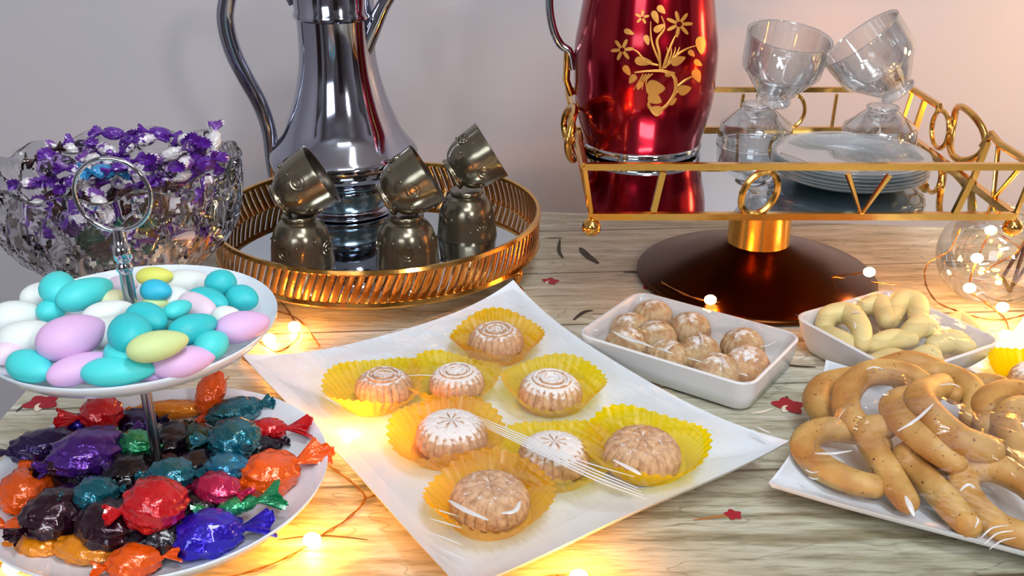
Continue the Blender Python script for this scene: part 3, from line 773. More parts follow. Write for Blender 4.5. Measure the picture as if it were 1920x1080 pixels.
# ---------------------------------------------------------------- red jug
RX, RY, RZ = .1268, .968, KZ
rj = thing('red_vacuum_jug', 'metallic red vacuum jug with gold flower print and silver base ring on the raised tray', 'jug', (RX, RY, RZ))
prj = [(.0570,.005),(.0585,.015),(.0622,.030),(.0662,.050),(.0672,.068),(.0677,.085),(.0672,.103),(.0640,.122),(.0612,.140),(.058,.158),(.053,.18),(.046,.20)]
pp_ = [(p.x, p.z) for p in spline([(r,0,z) for r,z in prj], 5)]
mo('body', lathe([p for p in pp_ if p[1] > .008], 96), M['red_enamel'], rj)
mo('base_ring', lathe([(.001,.0005),(.0545,.0005),(.0578,.0015),(.0585,.0050),(.0585,.0085),(.0572,.0098),(.0550,.0100)], 72), M['chrome'], rj)
mo('lid', lathe([(.046,.20),(.047,.205),(.044,.215),(.02,.225),(.001,.227)], 48), M['chrome'], rj)
hh = [aty(x, y, RY)-Vector((RX, RY, RZ)) for x, y in ((1130,-60),(1080,-70),(1040,-50),(1030,0),(1036,50),(1050,82),(1068,98),(1074,130))]
mo('handle', tube(spline(hh, 6), lambda t: .0040, 12, up=(0,1,0)), M['chrome'], rj)
mo('handle_bracket', tube([aty(1064,92,RY)-Vector((RX,RY,RZ)), aty(1062,150,RY)-Vector((RX,RY,RZ)), aty(1072,178,RY)-Vector((RX,RY,RZ))], .0035, 8), M['gold'], rj)
def rjr(z):
    for (r0, z0), (r1, z1) in zip(pp_, pp_[1:]):
        if z0 <= z <= z1: return r0+(r1-r0)*(z-z0)/(z1-z0)
    return pp_[-1][0]
def rjp(px, py, off=.0004):       # point of the jug's front surface under a pixel of the print
    d = ray(px, py); o = Vector((0,0,H))
    t = (RY-.068)/d.y
    for _ in range(24):
        p = o+d*t; q = math.hypot(p.x-RX, p.y-RY)-rjr(p.z-RZ)
        t += q*.75/max(.3, d.y)
        if abs(q) < 1e-5: break
    p = o+d*t; v = Vector((p.x-RX, p.y-RY, 0)).normalized()
    return p+v*off-Vector((RX, RY, RZ))
def pr_stem(pts, r=.0011): 
    P = [rjp(p.x, p.y) for p in spline([(x, y, 0) for x, y in pts], 7)]
    mo('printed_stem', tube(P, lambda t: r*(.55+.6*math.sin(PI*min(1, t+.15))), 5, flat=.25, up=(0,-1,0)), M['goldprint'], rj)
def pr_patch(name, cx, cy, f, n=14, rings=2):
    V = [rjp(cx, cy, .0007)]; Fs = []
    for j in range(1, rings+1):
        for k in range(n):
            dx, dy = f(2*PI*k/n); V.append(rjp(cx+dx*j/rings, cy+dy*j/rings, .0006))
    for k in range(n): Fs.append((0, 1+k, 1+(k+1) % n))
    for j in range(rings-1):
        for k in range(n): Fs.append((1+j*n+k, 1+(j+1)*n+k, 1+(j+1)*n+(k+1) % n, 1+j*n+(k+1) % n))
    return mo(name, (V, Fs), M['goldprint'], rj)
def pr_flower(cx, cy, r, pet=7, ph=0):
    pr_patch('printed_flower', cx, cy, lambda a: (r*(.62+.38*math.cos(pet*a+ph))*math.cos(a), r*(.62+.38*math.cos(pet*a+ph))*math.sin(a)), pet*8, 2)
    V = pr_patch('flower_eye', cx, cy, lambda a: (r*.2*math.cos(a), r*.2*math.sin(a)), 12, 1)
    V.data.materials.clear(); V.data.materials.append(M['red_enamel'])
    for v in V.data.vertices: v.co += Vector((0,-.0004,0))
def pr_leaf(cx, cy, ln, wd, ang):
    def f(a):
        x = ln*math.cos(a); y = wd*math.sin(a)*(1-.45*math.cos(a))
        return x*math.cos(ang)-y*math.sin(ang), x*math.sin(ang)+y*math.cos(ang)
    pr_patch('printed_leaf', cx, cy, f, 16, 2)
pr_flower(1167, 93, 22, 6, .6); pr_flower(1273, 45, 26, 7, .2); pr_flower(1204, 32, 14, 5, 1); 
for a in [(1207,115,17,8,.15),(1271,113,15,8,-.4),(1313,85,17,9,1.5),(1229,32,13,6,1.2),(1236,52,12,6,-.6),(1306,142,13,8,1.2),(1283,168,13,9,-.3),(1229,165,18,14,.05),(1228,185,14,10,.5),
          (1176,132,11,6,1.0),(1186,148,10,6,2.2),(1213,75,10,5,1.3),(1256,138,10,5,-.2),(1308,118,9,5,.6),(1199,160,9,5,2.0),(1262,190,9,4,-.8),(1231,208,10,12,1.57),(1240,18,10,6,.8),(1180,60,10,5,.4),(1296,100,8,5,.8)]: pr_leaf(*a)
pr_stem([(1230,212),(1252,195),(1266,170),(1264,145),(1248,134),(1215,133),(1190,136)], .0016)
pr_stem([(1228,212),(1216,196),(1224,182)], .0014)
pr_stem([(1238,134),(1236,100),(1232,75),(1246,52),(1240,30)], .0012); pr_stem([(1238,120),(1222,78),(1220,40)], .0009)
pr_stem([(1242,130),(1252,100),(1262,75),(1270,60)], .0010); pr_stem([(1234,122),(1212,116),(1196,98),(1186,92)], .0009)
pr_stem([(1266,165),(1285,150),(1304,140)], .0010); pr_stem([(1262,180),(1270,172),(1283,168)], .0008); pr_stem([(1246,128),(1268,104),(1290,90),(1312,84)], .0009)
for k in range(4): pr_stem([(1206+6*k,138),(1200+4*k,150),(1188+8*k,168)], .0007)
for k in range(4): pr_stem([(1244+5*k,128-3*k),(1252+6*k,104-2*k),(1250+8*k,88)], .0007)
# ---------------------------------------------------------------- glass tea cups and plates on the tray
def glass_cup(loc, rot, label):
    c = thing('glass_tea_cup', label, 'cup', loc, rot, 'clear glass cups on the raised tray')
    h, rr, rb_ = .068, .041, .016
    o = [(.0005,0),(rb_,0),(rb_*1.1,.003),(rb_*.95,.006),(rb_*1.25,.012),(.034,.030),(.0375,.034),(.039,.045),(.0405,h-.001),(.0400,h)]
    i = [(.0385,h-.001),(.0368,.045),(.0350,.035),(.0315,.031),(rb_*1.0,.0135),(.0005,.0125)]
    mo('glass_wall', lathe(rs(o[1:], 2)+i, 64), M['thinglass'], c)
    mo('glass_foot', lathe([(.0003,.0003),(rb_,.0003),(rb_*1.05,.004),(rb_*.9,.008),(.0003,.010)], 40), M['glass'], c)
    mo('rim', tube([(.0402*math.cos(t*PI/24), .0402*math.sin(t*PI/24), h) for t in range(48)], .0007, 6, True), M['glass'], c)
    return c
g1 = Vector((.2425, .985, KZ)); g2 = Vector((.362, .975, KZ))
def gl_low(p, hgt, label):
    c = glass_cup((p.x, p.y, p.z+.0405), (PI,0,0), label); c.scale = (.92, .92, .585); return c
gl_low(g1, 0, 'upside-down clear glass cup standing right of the red jug')
gl_low(g2, 0, 'upside-down clear glass cup standing behind the right end of the plate stack')
u1 = aty(1450, 176, g1.y); u2 = aty(1672, 168, g2.y)
glass_cup((u1.x, u1.y, KZ+.0415), axis_rot((.10, -.20, 1), 0), 'clear glass cup set upright on the upturned cup nearest the red jug')
ax2 = Vector((-.62, .10, .74)).normalized()
glass_cup((g2.x+.014, g2.y, KZ+.0525), axis_rot(ax2, 0), 'clear glass cup leaning to the left on top of the right upturned cup')
psx, psy = .300, .868
pd = None
for k in range(6):
    lab = ['bottom glass saucer of the stack on the raised tray', 'second glass saucer from the bottom of the stack', 'third glass saucer from the bottom of the stack',
           'third glass saucer from the top of the stack', 'second glass saucer from the top of the stack', 'topmost glass saucer of the stack on the raised tray'][k]
    if pd is None:
        pr = [(.0003,.0005),(.034,.0005),(.044,.002),(.060,.006),(.0675,.0095),(.068,.0105),(.067,.0108),(.060,.0078),(.044,.0038),(.034,.0022),(.0003,.0022)]
        pd = mo('glass_saucer', lathe(pr, 72), M['saucer']); tag(pd, lab, 'saucer', 'stack of glass saucers on the raised tray'); o = pd
    else: o = pd.copy(); C.objects.link(o); o['label'] = lab
    o.location = (psx+.0008*math.sin(k*2.3), psy+.0008*math.cos(k*1.7), KZ+.0003+.0030*k); o.rotation_euler = (0,0,k)
# ================================================================ SQUARE / RECT PLATES
def plate_geo(hx, hy, z0, zc, ze, pinch=.06, n=36, th=.004):
    """concave-sided plate whose corners sweep up; returns closed mesh"""
    V = []; Fs = []
    def pt(u, v, off=0):
        x = hx*u*(1-pinch*(1-v*v)*abs(u)**3); y = hy*v*(1-pinch*(1-u*u)*abs(v)**3)
        e = max(abs(u), abs(v)); c = (u*u*v*v)
        t = max(0, (e-.62)/.38); t = t**1.6
        z = z0+(ze-z0)*t+(zc-ze)*c**1.6*t
        return (x, y, z-off)
    for s in range(2):
        off = 0 if s == 0 else th
        for i in range(n+1):
            for j in range(n+1): 
                u = -1+2*i/n; v = -1+2*j/n
                x, y, z = pt(u, v, off)
                if s == 1: x *= .985; y *= .985
                V.append((x, y, z))
    q = (n+1)**2
    for i in range(n):
        for j in range(n):
            a = i*(n+1)+j; Fs.append((a, a+n+1, a+n+2, a+1)); Fs.append((q+a, q+a+1, q+a+n+2, q+a+n+1))
    for i in range(n):
        a, b = i*(n+1), (i+1)*(n+1); Fs.append((a, q+a, q+b, b)); a += n; b += n; Fs.append((a, b, q+b, q+a))
        a, b = i, i+1; Fs.append((a, b, q+b, q+a)); a += n*(n+1); b += n*(n+1); Fs.append((a, q+a, q+b, b))
    return V, Fs
def film_sheet(parent, bumps, hx, hy, base, slope, mat_, nx=70, ny=56, name='cling_film', seed=1, pinch=.05):
    V = []; Fs = []
    for i in range(nx+1):
        for j in range(ny+1):
            u = -1+2*i/nx; v = -1+2*j/ny; x = hx*u*(1-pinch*(1-v*v)*abs(u)**3); y = hy*v*(1-pinch*(1-u*u)*abs(v)**3)
            e = max(abs(u), abs(v))
            zt = max([base]+[bz-slope*max(0, math.hypot(x-bx, y-by)-br) for bx, by, bz, br in bumps])
            k = min(1, (1-e)/.25); zt = base+(zt-base)*k
            zt += .0007*math.sin(x*150+y*90+seed)*math.sin(y*210-x*60)*k
            V.append((x, y, zt))
    for i in range(nx):
        for j in range(ny):
            a = i*(ny+1)+j; Fs.append((a, a+ny+1, a+ny+2, a+1))
    o = mo(name, (V, Fs), mat_, parent); return o
# --- centre plate
pc = Vector((-.0125, .6190, 0)); pang = math.atan2(-.246, .168)   # long side direction
hx, hy = .298/2+.009, .233/2+.008
cp = thing('square_white_plate', 'large white plate with swept-up corners holding maamoul in yellow cups, centre of table', 'plate', pc, (0,0,pang))
mo('plate_body', plate_geo(hx, hy, .008, .033, .021, .07), M['ceramic'], cp)
mo('plate_foot', lathe([(.066,.0006),(.070,.0006),(.070,.0052),(.066,.0052),(.066,.0006)], 48), M['ceramic'], cp)
# maamoul cookie geometry
def maamoul_geo(kind, n=80):
    prof = [(.0005, 0), (.0205, 0), (.0245, .002), (.0252, .006), (.0235, .012), (.0195, .0165), (.0165, .0178)]
    if kind == 'rings': tp = [(.0155,.0180),(.0148,.0196),(.0125,.0198),(.0115,.0182),(.0100,.0180),(.0092,.0200),(.0065,.0203),(.0050,.0186),(.0028,.0188),(.0012,.0200),(.0003,.0202)]
    else: tp = [(.0150,.0185),(.0125,.0192),(.0100,.0196),(.0075,.0199),(.0050,.0200),(.0025,.0198),(.0003,.0196)]
    P = [(p.x, p.z) for p in spline([(r,0,z) for r,z in prof], 4)]+[(p.x, p.z) for p in spline([(r,0,z) for r,z in tp], 2)]
    def fn(a, r, z, i):
        side = max(0, min(1, (r-.0155)/.004)) if z > .0025 else 0
        rr = r*(1-.055*side*(abs(math.sin(a*11))**.6 < .45)*1.0 - .02*side*(1-abs(math.sin(a*11))))
        zz = z
        if kind != 'rings' and z > .0175:
            zz -= .0016*(max(0, math.cos(a*8))**3)*math.sin(PI*min(1, r/.015))
        if kind == 'tall': zz *= 1.0
        return rr, zz
    return lathe(P, n, fn)
MG = {k: maamoul_geo(k, 132) for k in ('rings', 'star')}
def cup_geo(r0, r1, hgt, pleats=34, tiltx=0):
    n = pleats*4; V = []; Fs = []; nr = 5
    for i in range(nr+1):
        t = i/nr
        for k in range(n):
            a = 2*PI*k/n; pl = .0011*t*(1 if (k//2) % 2 == 0 else -1)
            r = r0+(r1-r0)*t**1.1+pl; z = hgt*t*(1+.16*math.sin(a*3+tiltx)+.10*math.sin(a*2+tiltx*2))
            V.append((r*math.cos(a), r*math.sin(a), z))
    for i in range(nr):
        for k in range(n): Fs.append((i*n+k, i*n+(k+1) % n, (i+1)*n+(k+1) % n, (i+1)*n+k))
    Fs.append(tuple(range(n-1, -1, -1)))
    return V, Fs
minv = Matrix.LocRotScale(pc, Euler((0,0,pang)), None).inverted()
cook = [ # px,py (cookie top centre), kind, material, px radius, label
 (718,700,'rings','maamoul',56,'ring-topped maamoul in a yellow cup at the left corner of the plate',0,'ye',(-20,4)),
 (856,692,'rings','maamoul_sugared',54,'sugary ring-topped maamoul between the left corner one and the square-topped one',1,'ye',(-8,0)),
 (930,614,'rings','maamoul',54,'maamoul at the back of the plate, nearest the round gold tray',2,'or',(2,4)),
 (1032,706,'rings','maamoul_sugared',62,'sugar-topped maamoul at the right side of the plate, second from the back',3,'ye',(6,-4)),
 (845,785,'star','maamoul_sugared',70,'most heavily sugared maamoul, its star almost buried in white',4,'or',(-8,6)),
 (1038,826,'star','maamoul_sugared',70,'maamoul partly under the white glints on the cling film',5,'ye',(0,4)),
 (1205,828,'star','maamoul_plain',76,'bare ridged maamoul with a star top at the right corner of the plate',6,'ye',(8,-2)),
 (918,905,'star','maamoul_plain',78,'bare ridged maamoul with a star top nearest the camera',7,'or',(0,8)),
]
bumps = []
GM = 'maamoul in yellow cups on the centre plate'; GC = 'yellow pleated cups on the centre plate'
cupl = ['yellow pleated cup spreading wide at the left corner of the plate', 'yellow pleated cup between the left corner cup and the right side cup', 'amber pleated cup at the back of the plate near the gold tray',
        'yellow pleated cup with its far side raised, right side of the plate', 'amber pleated cup round the most heavily sugared maamoul', 'yellow pleated cup under the white cling film glints',
        'yellow pleated cup opened wide at the right corner of the plate', 'amber pleated cup nearest the camera on the plate']
def plate_rise(x, y):
    e = max(abs(x)/hx, abs(y)/hy); t = max(0, (e-.62)/.38)**1.6
    return (.021-.008)*t+(.033-.021)*max(0, (abs(x)/hx*abs(y)/hy))**3.2*t
for px, py, kd, mt, rpx, lab, i, cc, off in cook:
    ztop = .031; p = at(px, py, ztop); depth = p.y*math.cos(T)+(H-p.z)*math.sin(T)
    s = rpx/1900*depth/.0252*.98
    q = at(px+off[0], py+off[1], ztop); lq = minv @ Vector((q.x, q.y, 0))
    rise = max(plate_rise(lq.x+.027*math.cos(a*PI/8), lq.y+.027*math.sin(a*PI/8)) for a in range(16))
    o = mo('maamoul', MG[kd], M[mt]); o.location = (p.x, p.y, max(ztop-.0202*s, .0094+rise)); o.scale = (s, s, s)
    o.rotation_euler = (rnd.uniform(-.05,.05), rnd.uniform(-.05,.05), i*.7)
    tag(o, lab, 'cookie', GM)
    q = at(px+off[0], py+off[1], ztop)
    c = mo('pleated_cup', cup_geo(.0256*s, .0256*s+.0145, .0185, 34, i*1.3), M['cello'] if cc == 'ye' else M['cello_o'])
    c.location = (q.x, q.y, .0086+rise); tag(c, cupl[i], 'paper cup', GC)
    lp = minv @ Vector((p.x, p.y, 0)); bumps.append((lp.x, lp.y, .0345, .024))
film_sheet(cp, bumps, hx*.95, hy*.95, .0290, .18, M['film'], seed=3, pinch=.07)
# fold ridges with white mixed in, painting lamp glints on the film
def glint(parent, inv, pts, r, name='film_fold_glint', lim=None):
    P = []
    for x, y, z in pts:
        q = inv @ at(x, y, z)
        if lim: q.x = max(-lim[0], min(lim[0], q.x)); q.y = max(-lim[1], min(lim[1], q.y))
        P.append(q)
    mo(name, tube(spline(P, 5), lambda t: r*(.3+.7*math.sin(PI*t)), 6, flat=.45), M['glint'], parent)
for k in range(5):
    glint(cp, minv, [(888+k*6,778+k*6,.0365),(985+k*9,818+k*9,.0372),(1085+k*9,862+k*10,.036),(1190+k*6,908+k*7-(k == 0)*14,.033)], .0008+.0002*(k % 2))
glint(cp, minv, [(1150,862,.0375),(1185,880,.036),(1202,890,.035)], .0018)
glint(cp, minv, [(842,938,.032),(870,955,.034),(915,975,.034)], .0020); glint(cp, minv, [(940,962,.034),(965,958,.034),(975,940,.034)], .0017)
for a, b in (((800,950),(860,968)),((806,972),(866,990)),((812,1000),(868,1022)),((826,1028),(874,1050))): glint(cp, minv, [(*a,.031),((a[0]+b[0])/2,(a[1]+b[1])/2,.0315),(*b,.031)], .0006)
for a, b in (((735,622),(770,616)),((760,645),(830,600)),((630,650),(660,655)),((760,705),(820,705)),((690,700),(760,702))): glint(cp, minv, [(*a,.034),((a[0]+b[0])/2,(a[1]+b[1])/2-2,.035),(*b,.034)], .0006)
for a, b in (((1410,805),(1440,822)),((1418,800),(1445,812)),((545,655),(560,657))): glint(cp, minv, [(*a,.031),((a[0]+b[0])/2,(a[1]+b[1])/2,.031),(*b,.031)], .0008)
# --- right plate with kaak
Lp = at(1448, 905, .02); u1v = Vector((.45,.893,0)); u2v = Vector((.893,-.45,0))
a1, a2 = .178, .27
kc = Lp+u1v*(a1/2)+u2v*(a2/2); kc.z = 0
kang = math.atan2(u2v.y, u2v.x)
kp = thing('rectangular_white_plate', 'white plate of golden baked cookie rings wrapped in cling film at the right front', 'plate', kc, (0,0,kang))
mo('plate_body', plate_geo(a2/2+.002, a1/2+.002, .008, .021, .017, .04), M['ceramic'], kp)
mo('plate_foot', lathe([(.050,.0006),(.054,.0006),(.054,.0052),(.050,.0052),(.050,.0006)], 48), M['ceramic'], kp)
kinv = Matrix.LocRotScale(kc, Euler((0,0,kang)), None).inverted()
def kaak(pts, r, label, closed=False):
    P = [at(x, y, z) for x, y, z in pts]
    c = sum(P, Vector())/len(P); Q = spline([p-c for p in P], 7, closed)
    s = c.x*50
    if closed: g = tube(Q, r, 16, True)
    else:
        g = roundtube(Q, lambda t: r*(.86+.14*math.sin(PI*t)+.04*math.sin(t*9+s)), 20)
    o = mo('kaak_cookie', g, M['kaak']); o.location = c
    tag(o, label, 'cookie', 'golden cookie rings on the right plate'); return o
r_ = .0092
kaak([(1640,912,.020),(1590,900,.021),(1530,868,.022),(1508,830,.024),(1545,806,.028),(1610,812,.030),(1650,835,.029)], r_, 'open ring cookie at the left corner of the right plate')
kaak([(1700,940,.022),(1670,895,.024),(1640,845,.030),(1625,808,.036),(1660,800,.040)], r_, 'straight-backed cookie leaning on the left corner ring')
kaak([(1815,985,.020),(1770,935,.022),(1720,880,.026),(1700,855,.030),(1745,850,.032)], r_, 'long bowed cookie at the front, between the left ring and the front loop')
kaak([(1930,1008,.021),(1870,985,.022),(1815,930,.025),(1810,885,.032),(1860,876,.036),(1920,905,.034),(1960,945,.030)], r_, 'looped cookie at the front edge, closest to the right frame edge')
kaak([(1560,790,.024),(1530,755,.026),(1545,722,.029),(1600,708,.030)], r_, 'cookie at the back left corner of the right plate')
kaak([(1620,810,.034),(1588,770,.038),(1592,730,.044),(1630,700,.048),(1690,702,.048),(1730,720,.046)], r_*1.05, 'tall arched cookie standing over the back left of the pile')
kaak([(1790,865,.040),(1745,835,.044),(1690,790,.048),(1675,760,.048),(1710,742,.044)], r_, 'pale cookie lying under a bright fold of film in the middle')
kaak([(1855,845,.046),(1800,825,.052),(1745,780,.054),(1725,745,.054),(1765,722,.048)], r_*1.12, 'thickest cookie on top of the middle of the pile')
kaak([(1690,712,.044),(1750,700,.046),(1800,715,.046),(1830,745,.044),(1820,785,.040)], r_, 'arched cookie at the back of the pile touching the far dish')
kaak([(1790,740,.042),(1830,722,.044),(1880,730,.044),(1890,770,.042)], r_*.9, 'small bent cookie behind the thickest one')
kaak([(1850,800,.042),(1845,760,.046),(1890,735,.048),(1950,745,.046)], r_, 'curved cookie at the back right of the pile')
kaak([(1935,885,.040),(1905,840,.044),(1885,790,.048),(1915,765,.050),(1960,780,.048)], r_, 'long cookie at the right edge of the frame, upper right of the pile')
kaak([(1700,860,.022),(1760,900,.020),(1840,870,.022)], r_, 'cookie buried at the bottom in the middle of the pile')
kaak([(1650,690,.030),(1700,678,.032),(1760,690,.030)], r_*.9, 'cookie lowest at the back edge of the right plate')
kaak([(1860,860,.026),(1900,830,.026),(1950,850,.026)], r_, 'cookie buried under the right edge of the pile')
fb = []
for x, y, z in ((1600,740,.058),(1660,705,.060),(1760,760,.066),(1840,830,.062),(1890,790,.060),(1640,830,.046),(1530,850,.034),(1720,880,.042),(1830,900,.046),(1940,760,.060),(1930,900,.048)):
    q = kinv @ at(x, y, z); fb.append((q.x, q.y, z, .012))
film_sheet(kp, fb, a2/2-.001, a1/2-.001, .0215, .55, M['film'], seed=8, pinch=.04)
for pts, r in (([(1683,808,.060),(1720,785,.066),(1750,757,.066)], .0013), ([(1528,850,.036),(1560,850,.038),(1598,845,.040)], .0013), ([(1562,800,.040),(1575,780,.048),(1585,765,.052)], .0006),
               ([(1698,930,.034),(1706,948,.033),(1714,968,.030)], .0018), ([(1840,1008,.026),(1860,990,.030),(1890,985,.030)], .0006), ([(1846,1020,.024),(1870,1000,.026),(1900,995,.028)], .0006), ([(1855,1030,.024),(1878,1014,.024),(1905,1008,.025)], .0006),
               ([(1510,880,.028),(1522,886,.028),(1535,884,.030)], .0008), ([(1515,893,.028),(1525,898,.028),(1535,897,.028)], .0006), ([(1800,920,.048),(1815,908,.050),(1828,915,.050)], .0010), ([(1830,968,.034),(1834,976,.034),(1828,990,.030)], .0006),
               ([(1625,692,.062),(1640,688,.062),(1655,692,.062)], .0010), ([(1760,722,.060),(1785,720,.060),(1800,726,.060)], .0008)): glint(kp, kinv, pts, r)
# --- third plate at the right edge
p3 = at(1803, 712, .025)
p3.x += .005; v1 = Vector((.62,.785,0)).normalized(); v2 = Vector((v1.y, -v1.x, 0))
c3 = p3+v1*.115+v2*.115+Vector((.006,.014,0)); c3.z = 0
p3o = thing('small_square_plate', 'white square plate cut off by the right frame edge, behind the cookie rings', 'plate', c3, (0,0,math.atan2(v1.y, v1.x)))
mo('plate_body', plate_geo(.117, .117, .008, .027, .019, .07), M['ceramic'], p3o)
mo('plate_foot', lathe([(.046,.0006),(.050,.0006),(.050,.0052),(.046,.0052),(.046,.0006)], 48), M['ceramic'], p3o)
q = at(1962, 700, .028)
o = mo('maamoul', MG['rings'], M['maamoul_sugared']); o.location = (q.x, q.y, .0125); tag(o, 'maamoul in a yellow cup on the plate cut off at the right edge', 'cookie')
c = mo('pleated_cup', cup_geo(.027, .040, .021, 34, .4), M['cello']); c.location = (q.x, q.y, .0112); tag(c, 'yellow pleated cup just entering at the right frame edge', 'paper cup', GC)
# ================================================================ SMALL RECT DISHES
def rr_ring(hx, hy, r, z, n=8):
    P = []
    for cx, cy, a0 in ((hx-r, hy-r, 0), (-hx+r, hy-r, PI/2), (-hx+r, -hy+r, PI), (hx-r, -hy+r, 3*PI/2)):
        for k in range(n+1):
            a = a0+PI/2*k/n; P.append((cx+r*math.cos(a), cy+r*math.sin(a), z))
    return P
def dish_geo(hx, hy, hgt, r=.014, wall=.0032, draft=.008):
    rings = [rr_ring(hx-draft-.004, hy-draft-.004, r*.7, .0006), rr_ring(hx-draft, hy-draft, r*.8, .003), rr_ring(hx-draft*.4, hy-draft*.4, r*.9, hgt*.5), rr_ring(hx, hy, r, hgt-.001), rr_ring(hx-.001, hy-.001, r, hgt),
             rr_ring(hx-wall+.001, hy-wall+.001, r-.002, hgt), rr_ring(hx-wall, hy-wall, r-.003, hgt-.001), rr_ring(hx-draft*.5-wall, hy-draft*.5-wall, r*.8, hgt*.5), rr_ring(hx-draft-wall, hy-draft-wall, r*.7, .006), rr_ring(hx-draft-wall-.004, hy-draft-wall-.004, r*.6, .004)]
    n = len(rings[0]); V = sum(rings, []); Fs = []
    for i in range(len(rings)-1):
        for k in range(n): Fs.append((i*n+k, i*n+(k+1) % n, (i+1)*n+(k+1) % n, (i+1)*n+k))
    Fs.append(tuple(range(n-1, -1, -1))); Fs.append(tuple((len(rings)-1)*n+k for k in range(n)))
    return V, Fs
def from_corners(A, B, D):   # A->B along length, A->D along width
    c = (B+D)/2; return c, math.atan2((B-A).y, (B-A).x), (B-A).length, (D-A).length
ZR = .027
FL, FR, BR_ = at(1094,636,ZR), at(1432,740,ZR), at(1470,622,ZR)
uu = (FR-FL).normalized(); BL = FL+(BR_-FR)
c1 = (FL+BR_)/2+Vector((.004,.003,0)); c1.z = 0
d1 = thing('small_rectangular_dish', 'small white rectangular dish of domed maamoul, right of the centre plate', 'dish', c1, (0,0,math.atan2(uu.y, uu.x)))
hx1, hy1 = (FR-FL).length/2, abs((BR_-FR).dot(Vector((-uu.y, uu.x, 0))))/2
mo('dish_body', dish_geo(hx1, hy1, ZR, draft=.004), M['dishc'], d1)
d1inv = Matrix.LocRotScale(c1, Euler((0,0,math.atan2(uu.y, uu.x))), None).inverted()
def dome_geo():
    P = [(p.x, p.z) for p in spline([(r,0,z) for r,z in [(.0005,0),(.0125,0),(.0155,.003),(.0160,.008),(.0145,.015),(.0105,.0205),(.005,.0235),(.0003,.0245)]], 4)]
    return lathe(P, 88, lambda a, r, z, i: (r*(1-.075*(1-abs(math.sin(a*9))**.7)*(1 if z > .001 else 0)), z))
DGm = dome_geo(); dm = None; b1 = []
dd = [(1157,596,'domed maamoul in the back left corner of its dish'),(1224,584,'domed maamoul second along the back of its dish'),(1298,602,'domed maamoul third along the back row of its dish'),
      (1164,640,'domed maamoul in the front left corner, its film glaring white'),(1232,624,'domed maamoul in the middle left of its dish'),(1249,662,'domed maamoul in front, second from the left end of the dish'),
      (1312,648,'domed maamoul in the centre right of its dish'),(1337,688,'strongly ridged domed maamoul in front, third from the left end'),(1394,636,'sugared domed maamoul at the back right of its dish'),(1404,674,'browner maamoul at the front right corner of its dish')]
for i, (px, py, lab) in enumerate(dd):
    p = at(px, py-4, .022); lc = d1inv @ Vector((p.x, p.y, 0))
    lc.x = max(-hx1+.0225, min(hx1-.0225, lc.x+.002)); lc.y = max(-hy1+.0245, min(hy1-.0220, lc.y-.003)); p = d1inv.inverted() @ lc; p.z = .022
    if dm is None: dm = mo('domed_maamoul', DGm, M['maamoul_dusty']); o = dm
    else: o = dm.copy(); C.objects.link(o)
    if i == 9: o.data = dm.data.copy(); o.data.materials[0] = M['maamoul']
    o.location = (p.x, p.y, .0066); o.rotation_euler = (rnd.uniform(-.2,.2), rnd.uniform(-.2,.2), i*.9); s = 1.0+rnd.uniform(-.05,.05); o.scale = (s*1.12, s*1.12, s*.98)
    tag(o, lab, 'cookie', 'domed maamoul in the small dish')
    q = d1inv @ p; b1.append((q.x, q.y, .0325, .007))
film_sheet(d1, b1, hx1-.002, hy1-.002, ZR+.0006, .22, M['film'], 40, 30, seed=5, pinch=0)
for pts, r in (([(1150,622,.036),(1168,640,.036),(1176,668,.035)], .0028), ([(1166,628,.036),(1182,655,.036),(1200,672,.035)], .0020), ([(1238,668,.036),(1248,655,.036),(1262,645,.036)], .0022), ([(1224,660,.036),(1232,672,.035),(1240,680,.035)], .0016),
               ([(1104,625,.035),(1112,620,.035),(1120,622,.035)], .0016), ([(1208,675,.035),(1216,682,.035),(1226,680,.035)], .0012), ([(1352,664,.036),(1360,680,.036),(1362,698,.036)], .0010), ([(1310,622,.036),(1316,632,.036),(1318,645,.036)], .0009),
               ([(1270,685,.035),(1285,690,.035),(1295,700,.035)], .0010), ([(1372,712,.035),(1385,718,.035),(1395,724,.035)], .0012), ([(1425,650,.035),(1438,648,.035),(1455,640,.035)], .0008)): glint(d1, d1inv, [(a_, b__, z_-.003) for a_, b__, z_ in pts], r*.8, lim=(hx1-.006, hy1-.006))
# dish 2
ZR = .031
L2, B2, R2 = at(1482,600,ZR), at(1696,716,ZR), at(1868,640,ZR)
ua = (B2-L2).normalized(); ub = Vector((-ua.y, ua.x, 0))
h2x, h2y = (B2-L2).length/2, (R2-B2).dot(ub)/2
c2_ = L2+ua*h2x+ub*h2y+Vector((.003,.010,0)); c2_.z = 0
d2 = thing('small_cookie_dish', 'small white rectangular dish of pale butter cookies, behind the golden cookie rings', 'dish', c2_, (0,0,math.atan2(ua.y, ua.x)))
mo('dish_body', dish_geo(h2x, h2y, ZR), M['dishc'], d2)
d2inv = Matrix.LocRotScale(c2_, Euler((0,0,math.atan2(ua.y, ua.x))), None).inverted()
def butter(pts, r, label):
    P = [at(x, y, z) for x, y, z in pts]; c = sum(P, Vector())/len(P)
    g = roundtube(spline([p-c for p in P], 7), lambda t: r*(.85+.2*math.sin(PI*t)), 20)
    o = mo('butter_cookie', g, M['butter']); o.location = c; tag(o, label, 'cookie', 'pale butter cookies in the small dish')
butter([(1545,612,.024),(1555,592,.028),(1590,588,.030),(1612,612,.030),(1618,645,.026)], .0088, 'pale curved cookie arching at the left end of its dish')
butter([(1545,625,.020),(1575,640,.022),(1612,655,.020)], .0088, 'pale cookie lying flat along the left wall of its dish')
butter([(1622,575,.026),(1650,570,.028),(1662,600,.026)], .0085, 'shaded cookie at the back left of the pale cookie dish')
